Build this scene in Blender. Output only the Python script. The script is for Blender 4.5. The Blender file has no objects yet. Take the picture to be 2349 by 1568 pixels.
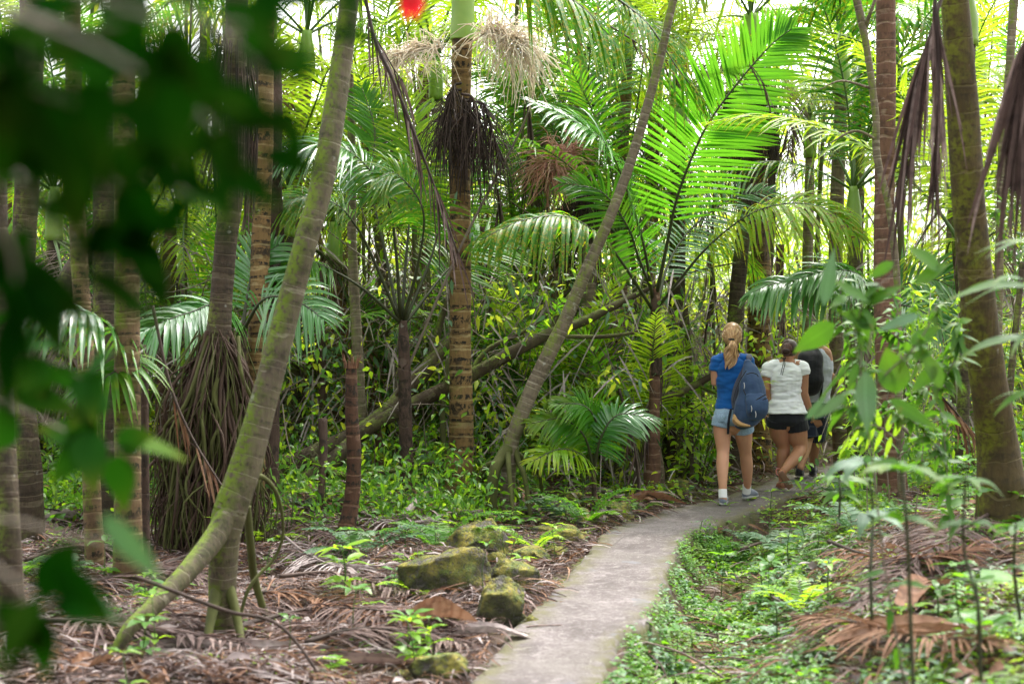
SKYV=5.2; SUNE=5.0
import bpy, math, random
import numpy as np
from mathutils import Vector, Matrix, noise as mnoise

random.seed(7); rng = np.random.default_rng(7)
C = bpy.context.scene
COL = C.collection
F = 1422.2; CAMZ = 1.6; PI = math.pi
R = math.radians

def P(u, v, Y):
    """a point of the scene: view angle given on a 2349-wide sketch grid, Y metres away"""
    return np.array([(u/2.2939-512)/F*Y, Y, CAMZ-(v/2.2939-341.5)/F*Y])
def A(*a): return np.array(a, float)
def nrmz(v):
    v = np.asarray(v, float); n = np.linalg.norm(v, axis=-1, keepdims=True); return v/np.maximum(n, 1e-9)
def sstep(a, b, x):
    t = np.clip((x-a)/(b-a), 0, 1); return t*t*(3-2*t)

# ------------------------------------------------------------------ mesh builder
class MB:
    def __init__(s): s.v=[]; s.f=[]; s.d=[]; s.m=[]; s.n=0
    def add(s, v, f, d, mi=0):
        v=np.asarray(v,float).reshape(-1,3); f=np.asarray(f,int).reshape(-1,4); d=np.asarray(d,float); d=d.reshape(-1,d.shape[-1]); d=np.concatenate([d,np.zeros((len(d),1))],1) if d.shape[1]==3 else d
        s.v.append(v); s.f.append(f+s.n); s.d.append(d); s.m.append(np.full(len(f),mi,int)); s.n+=len(v)
    def mesh(s, name, mats, origin=(0,0,0), smooth=True):
        v=np.concatenate(s.v)-np.asarray(origin,float); f=np.concatenate(s.f); d=np.concatenate(s.d); m=np.concatenate(s.m)
        me=bpy.data.meshes.new(name)
        me.vertices.add(len(v)); me.vertices.foreach_set('co', v.astype(np.float32).ravel())
        me.loops.add(len(f)*4); me.polygons.add(len(f))
        me.loops.foreach_set('vertex_index', f.astype(np.int32).ravel())
        me.polygons.foreach_set('loop_start', np.arange(0,len(f)*4,4,dtype=np.int32))
        me.polygons.foreach_set('loop_total', np.full(len(f),4,np.int32))
        me.polygons.foreach_set('material_index', m.astype(np.int32))
        me.polygons.foreach_set('use_smooth', np.full(len(f),smooth,bool))
        me.update(calc_edges=True)
        at=me.attributes.new('dat','FLOAT_COLOR','POINT')
        at.data.foreach_set('color', d.astype(np.float32).ravel())
        for k in (mats if isinstance(mats,(list,tuple)) else [mats]): me.materials.append(k)
        return me
    def build(s, name, mats, parent=None, smooth=True):
        o=origin_of(parent)
        return link(name, s.mesh(name, mats, o, smooth), parent)

ORG={}
def origin_of(p): return ORG.get(p.name,(0,0,0)) if p is not None else (0,0,0)
def link(name, me, parent=None):
    ob=bpy.data.objects.new(name, me); COL.objects.link(ob)
    if parent is not None:
        ob.parent=parent; ORG[ob.name]=origin_of(parent)
    return ob
def tag(o, label, cat, group=None, kind=None):
    if label: o['label']=label
    if cat: o['category']=cat
    if group: o['group']=group
    if kind: o['kind']=kind
    return o
def thing(name, label, cat, loc=(0,0,0), group=None):
    o=bpy.data.objects.new(name,None); COL.objects.link(o); o.location=[float(x) for x in loc]; o.empty_display_size=.1
    ORG[o.name]=tuple(float(x) for x in loc)
    return tag(o,label,cat,group)
def struct(name, mb, mats, smooth=True):
    o=mb.build(name, mats, None, smooth); o['kind']='structure'; return o
def copytree(o, parent=None):
    c=o.copy(); COL.objects.link(c)
    if parent is not None: c.parent=parent
    for ch in list(o.children): copytree(ch,c)
    return c

def catmull(pts, n):
    p=np.asarray(pts,float)
    if len(p)==2: 
        t=np.linspace(0,1,n)[:,None]; return p[0]*(1-t)+p[1]*t
    q=np.vstack([2*p[0]-p[1],p,2*p[-1]-p[-2]]); out=[]
    m=len(p)-1
    for t in np.linspace(0,m,n):
        i=min(int(t),m-1); u=t-i; a,b,c,d=q[i],q[i+1],q[i+2],q[i+3]
        out.append(.5*((2*b)+(-a+c)*u+(2*a-5*b+4*c-d)*u*u+(-a+3*b-3*c+d)*u**3))
    return np.array(out)
def interp(vals,n):
    return np.interp(np.linspace(0,1,n),np.linspace(0,1,len(vals)),vals)

def tube(mb, pts, rad, sides=8, n=None, tint=None, mi=0, bump=0., ring=0., ringd=.0, flat=1., len0=0., cap=True):
    pts=np.asarray(pts,float)
    n=n or len(pts); c=catmull(pts,n); r=interp(rad,n) if np.ndim(rad) else np.full(n,rad)
    T=nrmz(np.gradient(c,axis=0))
    mean=nrmz(c[-1]-c[0]); ref=A(0,1,0) if abs(mean[1])<.8 else A(1,0,0)
    S=nrmz(np.cross(T,ref)); U=np.cross(S,T)
    seg=np.r_[0,np.cumsum(np.linalg.norm(np.diff(c,axis=0),axis=1))]+len0
    a=np.arange(sides)/sides*2*PI
    rr=r[:,None]*np.ones((1,sides))
    if bump:
        ph=rng.random(6)*6.28
        rr=rr*(1+bump*(np.sin(a*2+seg[:,None]*3+ph[0])*.5+np.sin(a*3-seg[:,None]*7+ph[1])*.35+np.sin(a*5+seg[:,None]*17+ph[2])*.25+np.sin(seg[:,None]*5+ph[3])*.5))
    if ring:
        wob=.25*np.sin(a+seg[:,None]*1.3)*.25
        fr=(seg[:,None]/ring+wob)%1.
        rr=rr*(1+ringd*(np.exp(-((fr-.92)/.09)**2)-.35*fr))
    if cap: rr[0]*=.02; rr[-1]*=.02; 
    if cap:
        c=np.vstack([c[:1],c,c[-1:]]) ; rr=np.vstack([rr[:1],rr[1:2],rr[1:-1],rr[-2:-1],rr[-1:]]); S=np.vstack([S[:1],S,S[-1:]]); U=np.vstack([U[:1],U,U[-1:]]); seg=np.r_[seg[0],seg,seg[-1]]; n+=2
    v=c[:,None]+(S[:,None]*np.cos(a)[None,:,None]+U[:,None]*np.sin(a)[None,:,None]*flat)*rr[...,None]
    i=np.arange(n-1)[:,None]*sides; j=np.arange(sides)[None]; k=(j+1)%sides
    f=np.stack([i+j,i+k,i+sides+k,i+sides+j],-1).reshape(-1,4)
    d=np.zeros((n,sides,3)); d[...,0]=random.random() if tint is None else tint; d[...,1]=a/(2*PI); d[...,2]=seg[:,None]
    mb.add(v,f,d,mi)
    return c

PROF={'lance':lambda t:np.sin(PI*np.clip(t,0,1)**.75)**.8,'strip':lambda t:np.minimum(1,.35+t*5)*(1-t**3)**.8,
      'ovate':lambda t:np.sin(PI*np.clip(t,0,1)**.7),'blade':lambda t:(1-t)**.6*np.minimum(1,.5+t*3)}
def leaves(mb, base, d, nrm, L, W, droop=.2, seg=4, prof='lance', fold=.25, tint=None, extra=0., mi=0, across=3, wave=0., curl=0.):
    base=np.asarray(base,float); N=len(base); d=nrmz(np.broadcast_to(d,(N,3))); nrm=nrmz(np.broadcast_to(nrm,(N,3)))
    L=np.broadcast_to(np.asarray(L,float),(N,)); W=np.broadcast_to(np.asarray(W,float),(N,)); droop=np.broadcast_to(np.asarray(droop,float),(N,))
    t=np.linspace(0,1,seg+1); pr=np.maximum(PROF[prof](t),.03)
    tt=t[None,:,None]; z=A(0,0,1)
    side0=nrmz(np.cross(d,nrm))
    pos=base[:,None]+d[:,None]*(L[:,None,None]*tt)-z*(droop*L)[:,None,None]*tt**2
    if np.ndim(curl) or curl:
        cu=np.broadcast_to(np.asarray(curl,float),(N,)); pos=pos+side0[:,None]*(cu*L)[:,None,None]*tt**2
    tan=nrmz(d[:,None]-z*2*droop[:,None,None]*tt)
    side=nrmz(np.cross(tan,np.broadcast_to(nrm[:,None],tan.shape))+1e-6); n2=np.cross(side,tan)
    w=W[:,None]*pr[None]
    if wave: 
        n2w=wave*W[:,None,None]*np.sin(tt*9+rng.random((N,1,1))*6)
        pos=pos+n2*n2w
    if across==3:
        v=np.stack([pos-side*w[...,None]+n2*(fold*w)[...,None],pos,pos+side*w[...,None]+n2*(fold*w)[...,None]],2); ac=3
    else:
        v=np.stack([pos-side*w[...,None],pos+side*w[...,None]],2); ac=2
    S=seg+1
    k=np.arange(N)[:,None,None]*(S*ac)+np.arange(seg)[None,:,None]*ac+np.arange(ac-1)[None,None,:]
    f=np.stack([k,k+1,k+ac+1,k+ac],-1).reshape(-1,4)
    dd=np.zeros((N,S,ac,4)); dd[...,0]=(rng.random(N) if tint is None else np.broadcast_to(tint,(N,)))[:,None,None]
    dd[...,1]=t[None,:,None]; dd[...,3]=np.broadcast_to(extra,(N,))[:,None,None]; dd[...,2]=np.linspace(-1,1,ac)[None,None,:]
    mb.add(v,f,dd,mi)

def rpt(N,sd=1.): return rng.normal(size=(N,3))*sd

def frond(mb, path, L=.6, W=.014, n=42, droop=.22, t0=.16, lift=.12, nrm=(0,0,1), seg=5, rr=.011, a0=72, a1=28, mi=0, ms=1, sick=0., tint=None, jit=.08, fold=.3, across=3, skip=0., mbs=None, prof='strip'):
    K=60; c=catmull(path,K); T=nrmz(np.gradient(c,axis=0)); nv=np.broadcast_to(nrmz(nrm),T.shape)
    S=nrmz(np.cross(T,nv)); N2=np.cross(S,T)
    t=np.linspace(t0,.995,n)
    for sg in (-1,1):
        ts=np.clip(t+rng.normal(size=n)*.2*(1-t0)/n,0,1)
        keep=rng.random(n)>=skip; ts=ts[keep]; m=len(ts)
        def at(a): return np.stack([np.interp(ts*(K-1),np.arange(K),a[:,q]) for q in range(3)],1)
        u=np.clip((ts-t0)/(1-t0),0,1); ang=np.radians(a0+(a1-a0)*u**1.2)
        dirs=at(T)*np.cos(ang)[:,None]+sg*at(S)*np.sin(ang)[:,None]+at(N2)*lift+rpt(m,jit)
        ln=L*(.45+.55*np.sin(PI*np.clip(u*.85+.13,0,1)))*(1-.45*u**3)*(1+.06*rng.normal(size=m))
        leaves(mb, at(c), dirs, at(N2)+rpt(m,.15), ln, W*(.75+.35*np.sin(PI*u)), droop*(.7+.6*rng.random(m)), seg, prof, fold*1.0,
               tint=(rng.random(m)*.5+(random.random()*.5 if tint is None else tint)), extra=sick, mi=mi, across=across)
    tube(mbs or mb, c, [rr*1.7,rr,rr*.75,rr*.3], 6, 24, mi=ms if mbs is None else 0)
    return c

# ------------------------------------------------------------------ materials
class G:
    def __init__(s,name,disp=False):
        s.m=bpy.data.materials.new(name); s.m.use_nodes=True; s.nt=s.m.node_tree; s.nt.nodes.clear()
        s.out=s.nt.nodes.new('ShaderNodeOutputMaterial')
    def N(s,t,**k):
        n=s.nt.nodes.new(t)
        for a,b in k.items(): setattr(n,a,b)
        return n
    def set(s,sock,v):
        if isinstance(v,bpy.types.NodeSocket): s.nt.links.new(v,sock)
        elif isinstance(v,(tuple,list)) and len(v)==3 and len(sock.default_value)==4: sock.default_value=(*v,1)
        else: sock.default_value=v
    def dat(s):
        n=s.N('ShaderNodeAttribute',attribute_name='dat'); q=s.N('ShaderNodeSeparateColor'); s.nt.links.new(n.outputs['Color'],q.inputs[0]); s.alpha=n.outputs['Alpha']; return q.outputs
    def obj(s): return s.N('ShaderNodeTexCoord').outputs['Object']
    def pos(s): return s.N('ShaderNodeNewGeometry').outputs['Position']
    def nz(s):
        q=s.N('ShaderNodeSeparateXYZ'); s.nt.links.new(s.N('ShaderNodeNewGeometry').outputs['Normal'],q.inputs[0]); return q.outputs
    def rnd(s): return s.N('ShaderNodeObjectInfo').outputs['Random']
    def noise(s,vec,scale,detail=3,rough=.55,dist=0.):
        n=s.N('ShaderNodeTexNoise'); s.set(n.inputs['Vector'],vec); n.inputs['Scale'].default_value=scale; n.inputs['Detail'].default_value=detail; n.inputs['Roughness'].default_value=rough; n.inputs['Distortion'].default_value=dist; return n.outputs[0]
    def voro(s,vec,scale,feat='F1'):
        n=s.N('ShaderNodeTexVoronoi',feature=feat); s.set(n.inputs['Vector'],vec); n.inputs['Scale'].default_value=scale; return n.outputs
    def scale(s,vec,sc):
        n=s.N('ShaderNodeVectorMath',operation='MULTIPLY'); s.set(n.inputs[0],vec); n.inputs[1].default_value=sc; return n.outputs[0]
    def comb(s,x,y,z):
        n=s.N('ShaderNodeCombineXYZ'); s.set(n.inputs[0],x); s.set(n.inputs[1],y); s.set(n.inputs[2],z); return n.outputs[0]
    def ma(s,op,a,b=0.,c=0.,clamp=False):
        n=s.N('ShaderNodeMath',operation=op,use_clamp=clamp); s.set(n.inputs[0],a); s.set(n.inputs[1],b)
        if op in('MULTIPLY_ADD','COMPARE'): s.set(n.inputs[2],c)
        return n.outputs[0]
    def mix(s,f,a,b,mode='MIX'):
        n=s.N('ShaderNodeMix',data_type='RGBA',blend_type=mode); s.set(n.inputs[0],f); s.set(n.inputs[6],a); s.set(n.inputs[7],b); return n.outputs[2]
    def ramp(s,f,st):
        n=s.N('ShaderNodeValToRGB'); s.set(n.inputs[0],f); e=n.color_ramp.elements
        while len(e)<len(st): e.new(.5)
        for q,(p,c) in zip(e,st): q.position=p; q.color=(*c,1) if np.ndim(c) else (c,c,c,1)
        return n.outputs[0]
    def sm(s,f,a,b):  # smooth step
        n=s.N('ShaderNodeMapRange',interpolation_type='SMOOTHSTEP'); s.set(n.inputs[0],f); n.inputs[1].default_value=a; n.inputs[2].default_value=b; return n.outputs[0]
    def bump(s,h,strength=.5,dist=.01):
        n=s.N('ShaderNodeBump'); s.set(n.inputs['Height'],h); n.inputs['Strength'].default_value=strength; n.inputs['Distance'].default_value=dist; return n.outputs[0]
    def pbr(s,col,rough=.7,nrm=None,spec=.5,sss=0.,sheen=0.):
        b=s.N('ShaderNodeBsdfPrincipled'); s.set(b.inputs['Base Color'],col); s.set(b.inputs['Roughness'],rough); b.inputs['Specular IOR Level'].default_value=spec
        if nrm is not None: s.set(b.inputs['Normal'],nrm)
        if sss: b.inputs['Subsurface Weight'].default_value=sss; b.inputs['Subsurface Radius'].default_value=(.02,.008,.004)
        if sheen: b.inputs['Sheen Weight'].default_value=sheen
        return b.outputs[0]
    def done(s,sh): s.nt.links.new(sh,s.out.inputs[0]); return s.m

def leaf_mat(name,c1,c2,cy,rough=.38,tr=.4,tcol=(.25,.5,.03),spec=.5,spots=0.,edge=.0,veins=0.):
    g=G(name); r,t,ac=g.dat(); x=g.alpha; rn=g.rnd()
    f=g.ma('ADD',g.ma('MULTIPLY',r,.75),g.ma('MULTIPLY',rn,.35),clamp=True)
    col=g.mix(f,c1,c2)
    nz=g.noise(g.obj(),3.,2)
    col=g.mix(g.ma('MULTIPLY',g.sm(nz,.5,.75),.5),col,cy)
    tip=g.ma('MULTIPLY',g.ma('POWER',t,6.),.5); col=g.mix(tip,col,cy); av=g.ma('ABSOLUTE',ac)
    if veins:
        vf=g.ma('ABSOLUTE',g.ma('SUBTRACT',g.ma('FRACT',g.ma('SUBTRACT',g.ma('MULTIPLY',t,11.),g.ma('MULTIPLY',av,1.6))),.5)); vl=g.sm(vf,.38,.5)
        col=g.mix(g.ma('MULTIPLY',vl,.45*veins),col,tuple(q*.35 for q in c1)); col=g.mix(g.ma('MULTIPLY',g.sm(av,.12,.03),.6*veins),col,tuple(min(1,q*1.6) for q in c2))
        ho=g.sm(g.noise(g.obj(),18.,3,.7),.63,.68); col=g.mix(g.ma('MULTIPLY',ho,.7*veins),col,(.12,.07,.02))
    tc=g.mix(.5,g.mix(.5,col,tcol),tcol)
    if spots:
        sp=g.noise(g.obj(),26.,2); s2=g.sm(sp,.60,.68)
        s1=g.sm(sp,.50,.6)
        amt=g.ma('MULTIPLY',x,1.)
        col=g.mix(g.ma('MULTIPLY',s1,amt),col,(.30,.30,.02)); col=g.mix(g.ma('MULTIPLY',s2,amt),col,(.10,.035,.012))
        tc=g.mix(g.ma('MULTIPLY',s1,amt),tc,(.55,.55,.02)); tc=g.mix(g.ma('MULTIPLY',s2,amt),tc,(.12,.04,.01))
    fine=g.noise(g.scale(g.comb(r,t,0.),(60.,3.,1.)),8.,1)
    p=g.pbr(col,rough,None,spec)
    tl=g.N('ShaderNodeBsdfTranslucent'); g.set(tl.inputs[0],tc)
    mx=g.N('ShaderNodeMixShader'); mx.inputs[0].default_value=tr; g.nt.links.new(p,mx.inputs[1]); g.nt.links.new(tl.outputs[0],mx.inputs[2])
    return g.done(mx.outputs[0])

def bark_mat(name,c1,c2,ringc,dark=(.02,.017,.013),ring=.12,ringw=.1,blotch=.5,moss=.0,mossc=(.10,.13,.02),rough=.8,fib=6.,bs=.6):
    c1=tuple(q*.68 for q in c1); c2=tuple(q*.82 for q in c2); g=G(name); r,a,l=g.dat(); o=g.obj()
    nlow=g.noise(o,2.2,3); nmid=g.noise(o,14.,4,.6); wob=g.noise(o,5.,2)
    col=g.mix(nlow,c1,c2)
    st=g.noise(g.scale(o,(45.,45.,9.)),1.,4); col=g.mix(g.ma('MULTIPLY',g.sm(st,.35,.7),.45),col,g.mix(.5,col,dark))
    irr=g.noise(g.comb(0.,0.,g.ma('MULTIPLY',l,1.)),2.2/ring*.35,2); ph=g.ma('FRACT',g.ma('ADD',g.ma('ADD',g.ma('DIVIDE',l,ring),g.ma('MULTIPLY',irr,2.8)),g.ma('MULTIPLY',wob,.7)))
    line=g.ma('SUBTRACT',1.,g.sm(g.ma('ABSOLUTE',g.ma('SUBTRACT',ph,.5)),ringw*.4,ringw))
    # dark blotches sit under each ring scar
    bl=g.ma('MULTIPLY',g.sm(g.noise(g.scale(o,(24.,24.,18.)),1.,4,.75),.44,.56),g.ma('MULTIPLY',g.sm(ph,.5,.15),blotch),clamp=True)
    col=g.mix(bl,col,dark)
    big=g.ma('MULTIPLY',g.sm(g.noise(o,3.5,4,.65),.52,.64),blotch*.7); col=g.mix(g.ma('MULTIPLY',big,g.sm(nmid,.4,.6)),col,dark)
    col=g.mix(g.ma('MULTIPLY',line,g.ma('MULTIPLY',g.sm(nmid,.35,.6),.6)),col,ringc); col=g.mix(g.ma('MULTIPLY',g.sm(g.noise(o,7.,5,.7),.42,.68),.45),col,g.mix(.6,c1,dark))
    if moss:
        mm=g.ma('MULTIPLY',g.sm(g.noise(o,3.,5,.7),.62-moss*.35,.75-moss*.3),g.sm(g.noise(o,40.,2),.3,.55))
        side=g.sm(g.nz()[0],.6,-.5); mm=g.ma('MULTIPLY',mm,g.ma('ADD',.12,g.ma('MULTIPLY',side,.85)),clamp=True)
        col=g.mix(mm,col,g.mix(g.noise(o,25.,2),mossc,tuple(q*1.9 for q in mossc)))
    lich=g.sm(g.noise(o,9.,3,.6),.68,.74); col=g.mix(g.ma('MULTIPLY',lich,.35),col,(.42,.42,.38))
    h=g.ma('ADD',g.ma('MULTIPLY',st,.5),g.ma('ADD',g.ma('MULTIPLY',nmid,.6),g.ma('MULTIPLY',line,.4)))
    return g.done(g.pbr(col,rough,g.bump(h,bs,.02),.2))

M={}
M['palm']=leaf_mat('palm_leaf_green',(.016,.085,.003),(.06,.22,.006),(.26,.28,.010),.42,.48,(.17,.50,.02),.3,1.)
M['palm_b']=leaf_mat('palm_leaf_bright',(.06,.20,.005),(.20,.36,.008),(.46,.40,.015),.45,.55,(.44,.66,.03),.3,1.)
M['palm_w']=leaf_mat('palm_leaf_shiny',(.03,.12,.026),(.07,.22,.05),(.15,.25,.05),.22,.26,(.14,.45,.03),1.,1.)
M['palm_d']=leaf_mat('palm_leaf_dark',(.010,.06,.005),(.028,.12,.010),(.09,.13,.02),.42,.3,(.08,.36,.015),.35,1.)
M['shrub']=leaf_mat('shrub_leaf',(.018,.09,.006),(.08,.23,.016),(.28,.32,.02),.40,.5,(.28,.62,.02),.45,0,0,.5)
M['shrub_b']=leaf_mat('bright_leaf',(.055,.19,.010),(.18,.36,.018),(.44,.42,.03),.40,.55,(.52,.80,.03),.45,0,0,.5)
M['shrub_y']=leaf_mat('far_leaf',(.16,.30,.02),(.38,.46,.03),(.58,.50,.05),.5,.6,(.82,.90,.06),.4)  # leaf colour lifted so the background foliage looks brighter lit
M['cover']=leaf_mat('ground_leaf',(.014,.075,.010),(.07,.19,.018),(.22,.26,.03),.45,.28,(.22,.52,.02),.3)
M['grayleaf']=leaf_mat('dusty_leaf',(.045,.10,.05),(.10,.185,.10),(.16,.2,.1),.50,.18,(.16,.38,.08),.3,0,0,1.)
M['nearleaf']=leaf_mat('shade_painted_leaf',(.001,.010,.001),(.004,.026,.0015),(.04,.05,.005),.9,.07,(.02,.20,.003),.0)  # shade on the near leaves is put into this almost black colour
M['nearleaf_b']=leaf_mat('shade_painted_leaf_bright',(.006,.04,.003),(.014,.07,.004),(.16,.16,.01),.7,.12,(.05,.26,.008),.04)  # same shade painted in, one step lighter
M['nearshrub']=leaf_mat('shrub_leaf_near',(.016,.065,.008),(.055,.145,.014),(.22,.22,.02),.52,.32,(.18,.45,.02),.25,0,0,1.)
def dry_mat(name,c1,c2,c3,tr=.12):
    g=G(name); r,t,x=g.dat(); col=g.ramp(r,[(0,c1),(.45,c2),(1,c3)])
    nz=g.noise(g.obj(),20.,3); col=g.mix(g.ma('MULTIPLY',g.sm(nz,.45,.7),.5),col,tuple(q*.35 for q in c1))
    p=g.pbr(col,.75,None,.25); tl=g.N('ShaderNodeBsdfTranslucent'); g.set(tl.inputs[0],col)
    mx=g.N('ShaderNodeMixShader'); mx.inputs[0].default_value=tr; g.nt.links.new(p,mx.inputs[1]); g.nt.links.new(tl.outputs[0],mx.inputs[2]); return g.done(mx.outputs[0])
M['dry']=dry_mat('dry_leaf',(.03,.018,.015),(.105,.064,.056),(.30,.22,.20),.22)
M['dryrust']=dry_mat('rust_leaf',(.10,.045,.025),(.19,.09,.05),(.32,.19,.12),.25)
M['drydark']=dry_mat('dead_fibre',(.02,.013,.011),(.05,.033,.026),(.09,.06,.05),.03)
M['drypale']=dry_mat('pale_sheath',(.16,.12,.115),(.27,.22,.21),(.42,.36,.35),.12)
M['cream']=dry_mat('cream_flower_stems',(.78,.64,.50),(.88,.78,.66),(.94,.88,.78),.4)
M['pink']=dry_mat('pink_flower_stems',(.50,.20,.17),(.66,.34,.29),(.74,.48,.40),.3)
def plain(name,c1,c2,sc=8.,rough=.7,bs=.3,spec=.4):
    g=G(name); o=g.obj(); n=g.noise(o,sc,4); return g.done(g.pbr(g.mix(n,c1,c2),rough,g.bump(n,bs,.01),spec))
M['stalk']=plain('green_stalk',(.03,.07,.012),(.08,.14,.025),9.,.45)
M['stalk_d']=plain('dark_stalk',(.022,.022,.012),(.05,.06,.02),9.,.5)
M['twig']=plain('twig_bark',(.08,.06,.045),(.22,.175,.135),12.)
M['twig_m']=plain('mossy_twig_bark',(.05,.045,.022),(.12,.13,.035),9.)
M['root']=plain('root_fibre',(.022,.012,.008),(.085,.048,.03),10.,.85)
M['root_m']=plain('mossy_root',(.03,.03,.010),(.095,.105,.022),12.,.9)
M['shaft']=plain('crownshaft_green',(.10,.22,.03),(.26,.36,.06),5.,.35)
M['bark_lean']=bark_mat('leaning_mossy_bark',(.085,.062,.042),(.21,.165,.12),(.32,.28,.21),ring=.10,ringw=.05,blotch=.6,moss=.85,mossc=(.085,.125,.010))
M['bark_tan']=bark_mat('tan_ringed_bark',(.19,.10,.035),(.32,.21,.09),(.38,.30,.15),ring=.125,ringw=.12,blotch=1.25,moss=.2)
M['bark_slim']=bark_mat('slim_grey_bark',(.16,.12,.08),(.29,.235,.17),(.40,.35,.27),ring=.07,ringw=.12,blotch=.3,moss=.45)
M['bark_str']=bark_mat('straight_ringed_bark',(.13,.07,.04),(.25,.165,.09),(.29,.24,.12),ring=.10,ringw=.12,blotch=.95,moss=.6,mossc=(.08,.11,.010))
M['bark_dark']=bark_mat('dark_bark',(.05,.034,.024),(.13,.095,.065),(.16,.13,.085),ring=.09,ringw=.1,blotch=.6,moss=.5)
M['bark_red']=bark_mat('red_ringed_bark',(.15,.07,.045),(.24,.135,.09),(.38,.28,.2),ring=.11,ringw=.13,blotch=.4,moss=.0)
M['bark_big']=bark_mat('olive_brown_bark',(.06,.042,.016),(.13,.092,.04),(.17,.14,.06),ring=.20,ringw=.05,blotch=.5,moss=.5,mossc=(.09,.095,.012))
M['bark_stump']=bark_mat('dark_stump_bark',(.045,.022,.015),(.17,.085,.05),(.22,.13,.08),ring=.13,ringw=.1,blotch=1.1,moss=.1)
M['bark_fib']=bark_mat('fibrous_bark',(.06,.035,.025),(.15,.095,.075),(.17,.12,.1),ring=.5,ringw=.03,blotch=.8,moss=.1,bs=1.)
M['bark_far']=bark_mat('far_bark',(.16,.11,.07),(.29,.23,.16),(.38,.33,.25),ring=.12,ringw=.14,blotch=.5,moss=.35)
M['log']=bark_mat('mossy_log_bark',(.05,.033,.022),(.12,.085,.055),(.18,.15,.1),ring=3.,ringw=.02,blotch=.3,moss=.6,mossc=(.09,.12,.02))
# rock
g=G('mossy_rock'); o=g.obj(); n=g.noise(o,5.,6,.6); col=g.mix(g.sm(n,.3,.7),(.07,.062,.055),(.25,.225,.20))
mm=g.ma('MULTIPLY',g.sm(g.noise(o,5.5,6,.75),.38,.47),g.sm(g.noise(o,70.,3),.3,.45)); mc=g.mix(g.sm(g.noise(o,9.,4,.7),.35,.65),(.085,.12,.012),(.27,.22,.025))
mc=g.mix(g.sm(g.nz()[2],.5,-.2),mc,(.045,.05,.015)); col=g.mix(g.ma('MULTIPLY',mm,.85),col,mc)
M['rock']=g.done(g.pbr(col,.85,g.bump(g.ma('ADD',n,g.ma('ADD',g.ma('MULTIPLY',g.noise(o,60.,4,.7),.5),g.ma('MULTIPLY',mm,.5))),1.,.035),.3))
# soil
g=G('forest_soil'); o=g.pos(); n=g.noise(o,1.3,5,.6); n2=g.noise(o,22.,5,.65); col=g.mix(n2,(.03,.02,.014),(.11,.075,.055))
col=g.mix(g.ma('MULTIPLY',g.sm(n,.5,.62),g.sm(n2,.35,.6)),col,(.07,.09,.02))
M['soil']=g.done(g.pbr(col,.95,g.bump(n2,.8,.03),.15))
# path
g=G('path_concrete'); o=g.pos(); n=g.noise(o,2.2,4,.6); n2=g.noise(o,55.,4,.7); v=g.voro(o,75.); 
col=g.mix(g.sm(n,.35,.65),(.082,.07,.069),(.16,.139,.139)); col=g.mix(g.ma('MULTIPLY',g.sm(n2,.44,.6),.7),col,(.07,.056,.05)); col=g.mix(g.ma('MULTIPLY',g.sm(g.noise(o,13.,5,.7),.5,.66),.6),col,(.21,.185,.183)); col=g.mix(g.ma('MULTIPLY',g.sm(g.noise(o,1.1,4,.65),.5,.62),.45),col,(.09,.08,.07)); ck=g.voro(g.mix(.12,o,g.noise(o,4.,3)),1.35,'DISTANCE_TO_EDGE'); col=g.mix(g.ma('MULTIPLY',g.ma('MULTIPLY',g.sm(ck[0],.012,.002),g.sm(g.noise(o,2.3,2),.45,.6)),.5),col,(.05,.045,.04))
col=g.mix(g.ma('MULTIPLY',g.sm(v[0],.28,.12),g.sm(g.noise(o,9.,2),.45,.6)),col,(.26,.235,.232))
st=g.noise(g.scale(o,(1.,1.,1.)),4.3,2,.4,.8); cell=g.voro(g.scale(o,(1.,.8,1.)),3.4); cs=g.N('ShaderNodeSeparateColor'); g.nt.links.new(cell[1],cs.inputs[0]); slab=g.ma('MULTIPLY',g.sm(g.ma('ADD',cell[0],g.ma('MULTIPLY',g.noise(o,20.,3),.25)),.42,.36),g.sm(cs.outputs[0],.55,.6)); col=g.mix(g.ma('MULTIPLY',slab,.7),col,g.mix(g.noise(o,30.,3),(.08,.08,.09),(.16,.155,.17)))
side=g.sm(g.nz()[2],.75,.35); ms=g.mix(g.noise(o,20.,4),(.03,.035,.012),(.09,.10,.025)); col=g.mix(g.ma('MULTIPLY',side,g.sm(g.noise(o,9.,3),.3,.5)),col,ms)
r_,t_,x_=g.dat(); edge=g.ma('MULTIPLY',g.sm(x_,.35,.8),g.sm(g.noise(o,5.,5,.7),.40,.55)); col=g.mix(g.ma('MULTIPLY',edge,.8),col,g.mix(g.noise(o,25.,3),(.05,.05,.015),(.12,.11,.05)))
M['path']=g.done(g.pbr(col,.9,g.bump(g.ma('ADD',n2,g.ma('MULTIPLY',st,.5)),.6,.01),.25))
M['slab']=plain('slate_slab',(.20,.19,.20),(.36,.34,.34),11.,.85)

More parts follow.
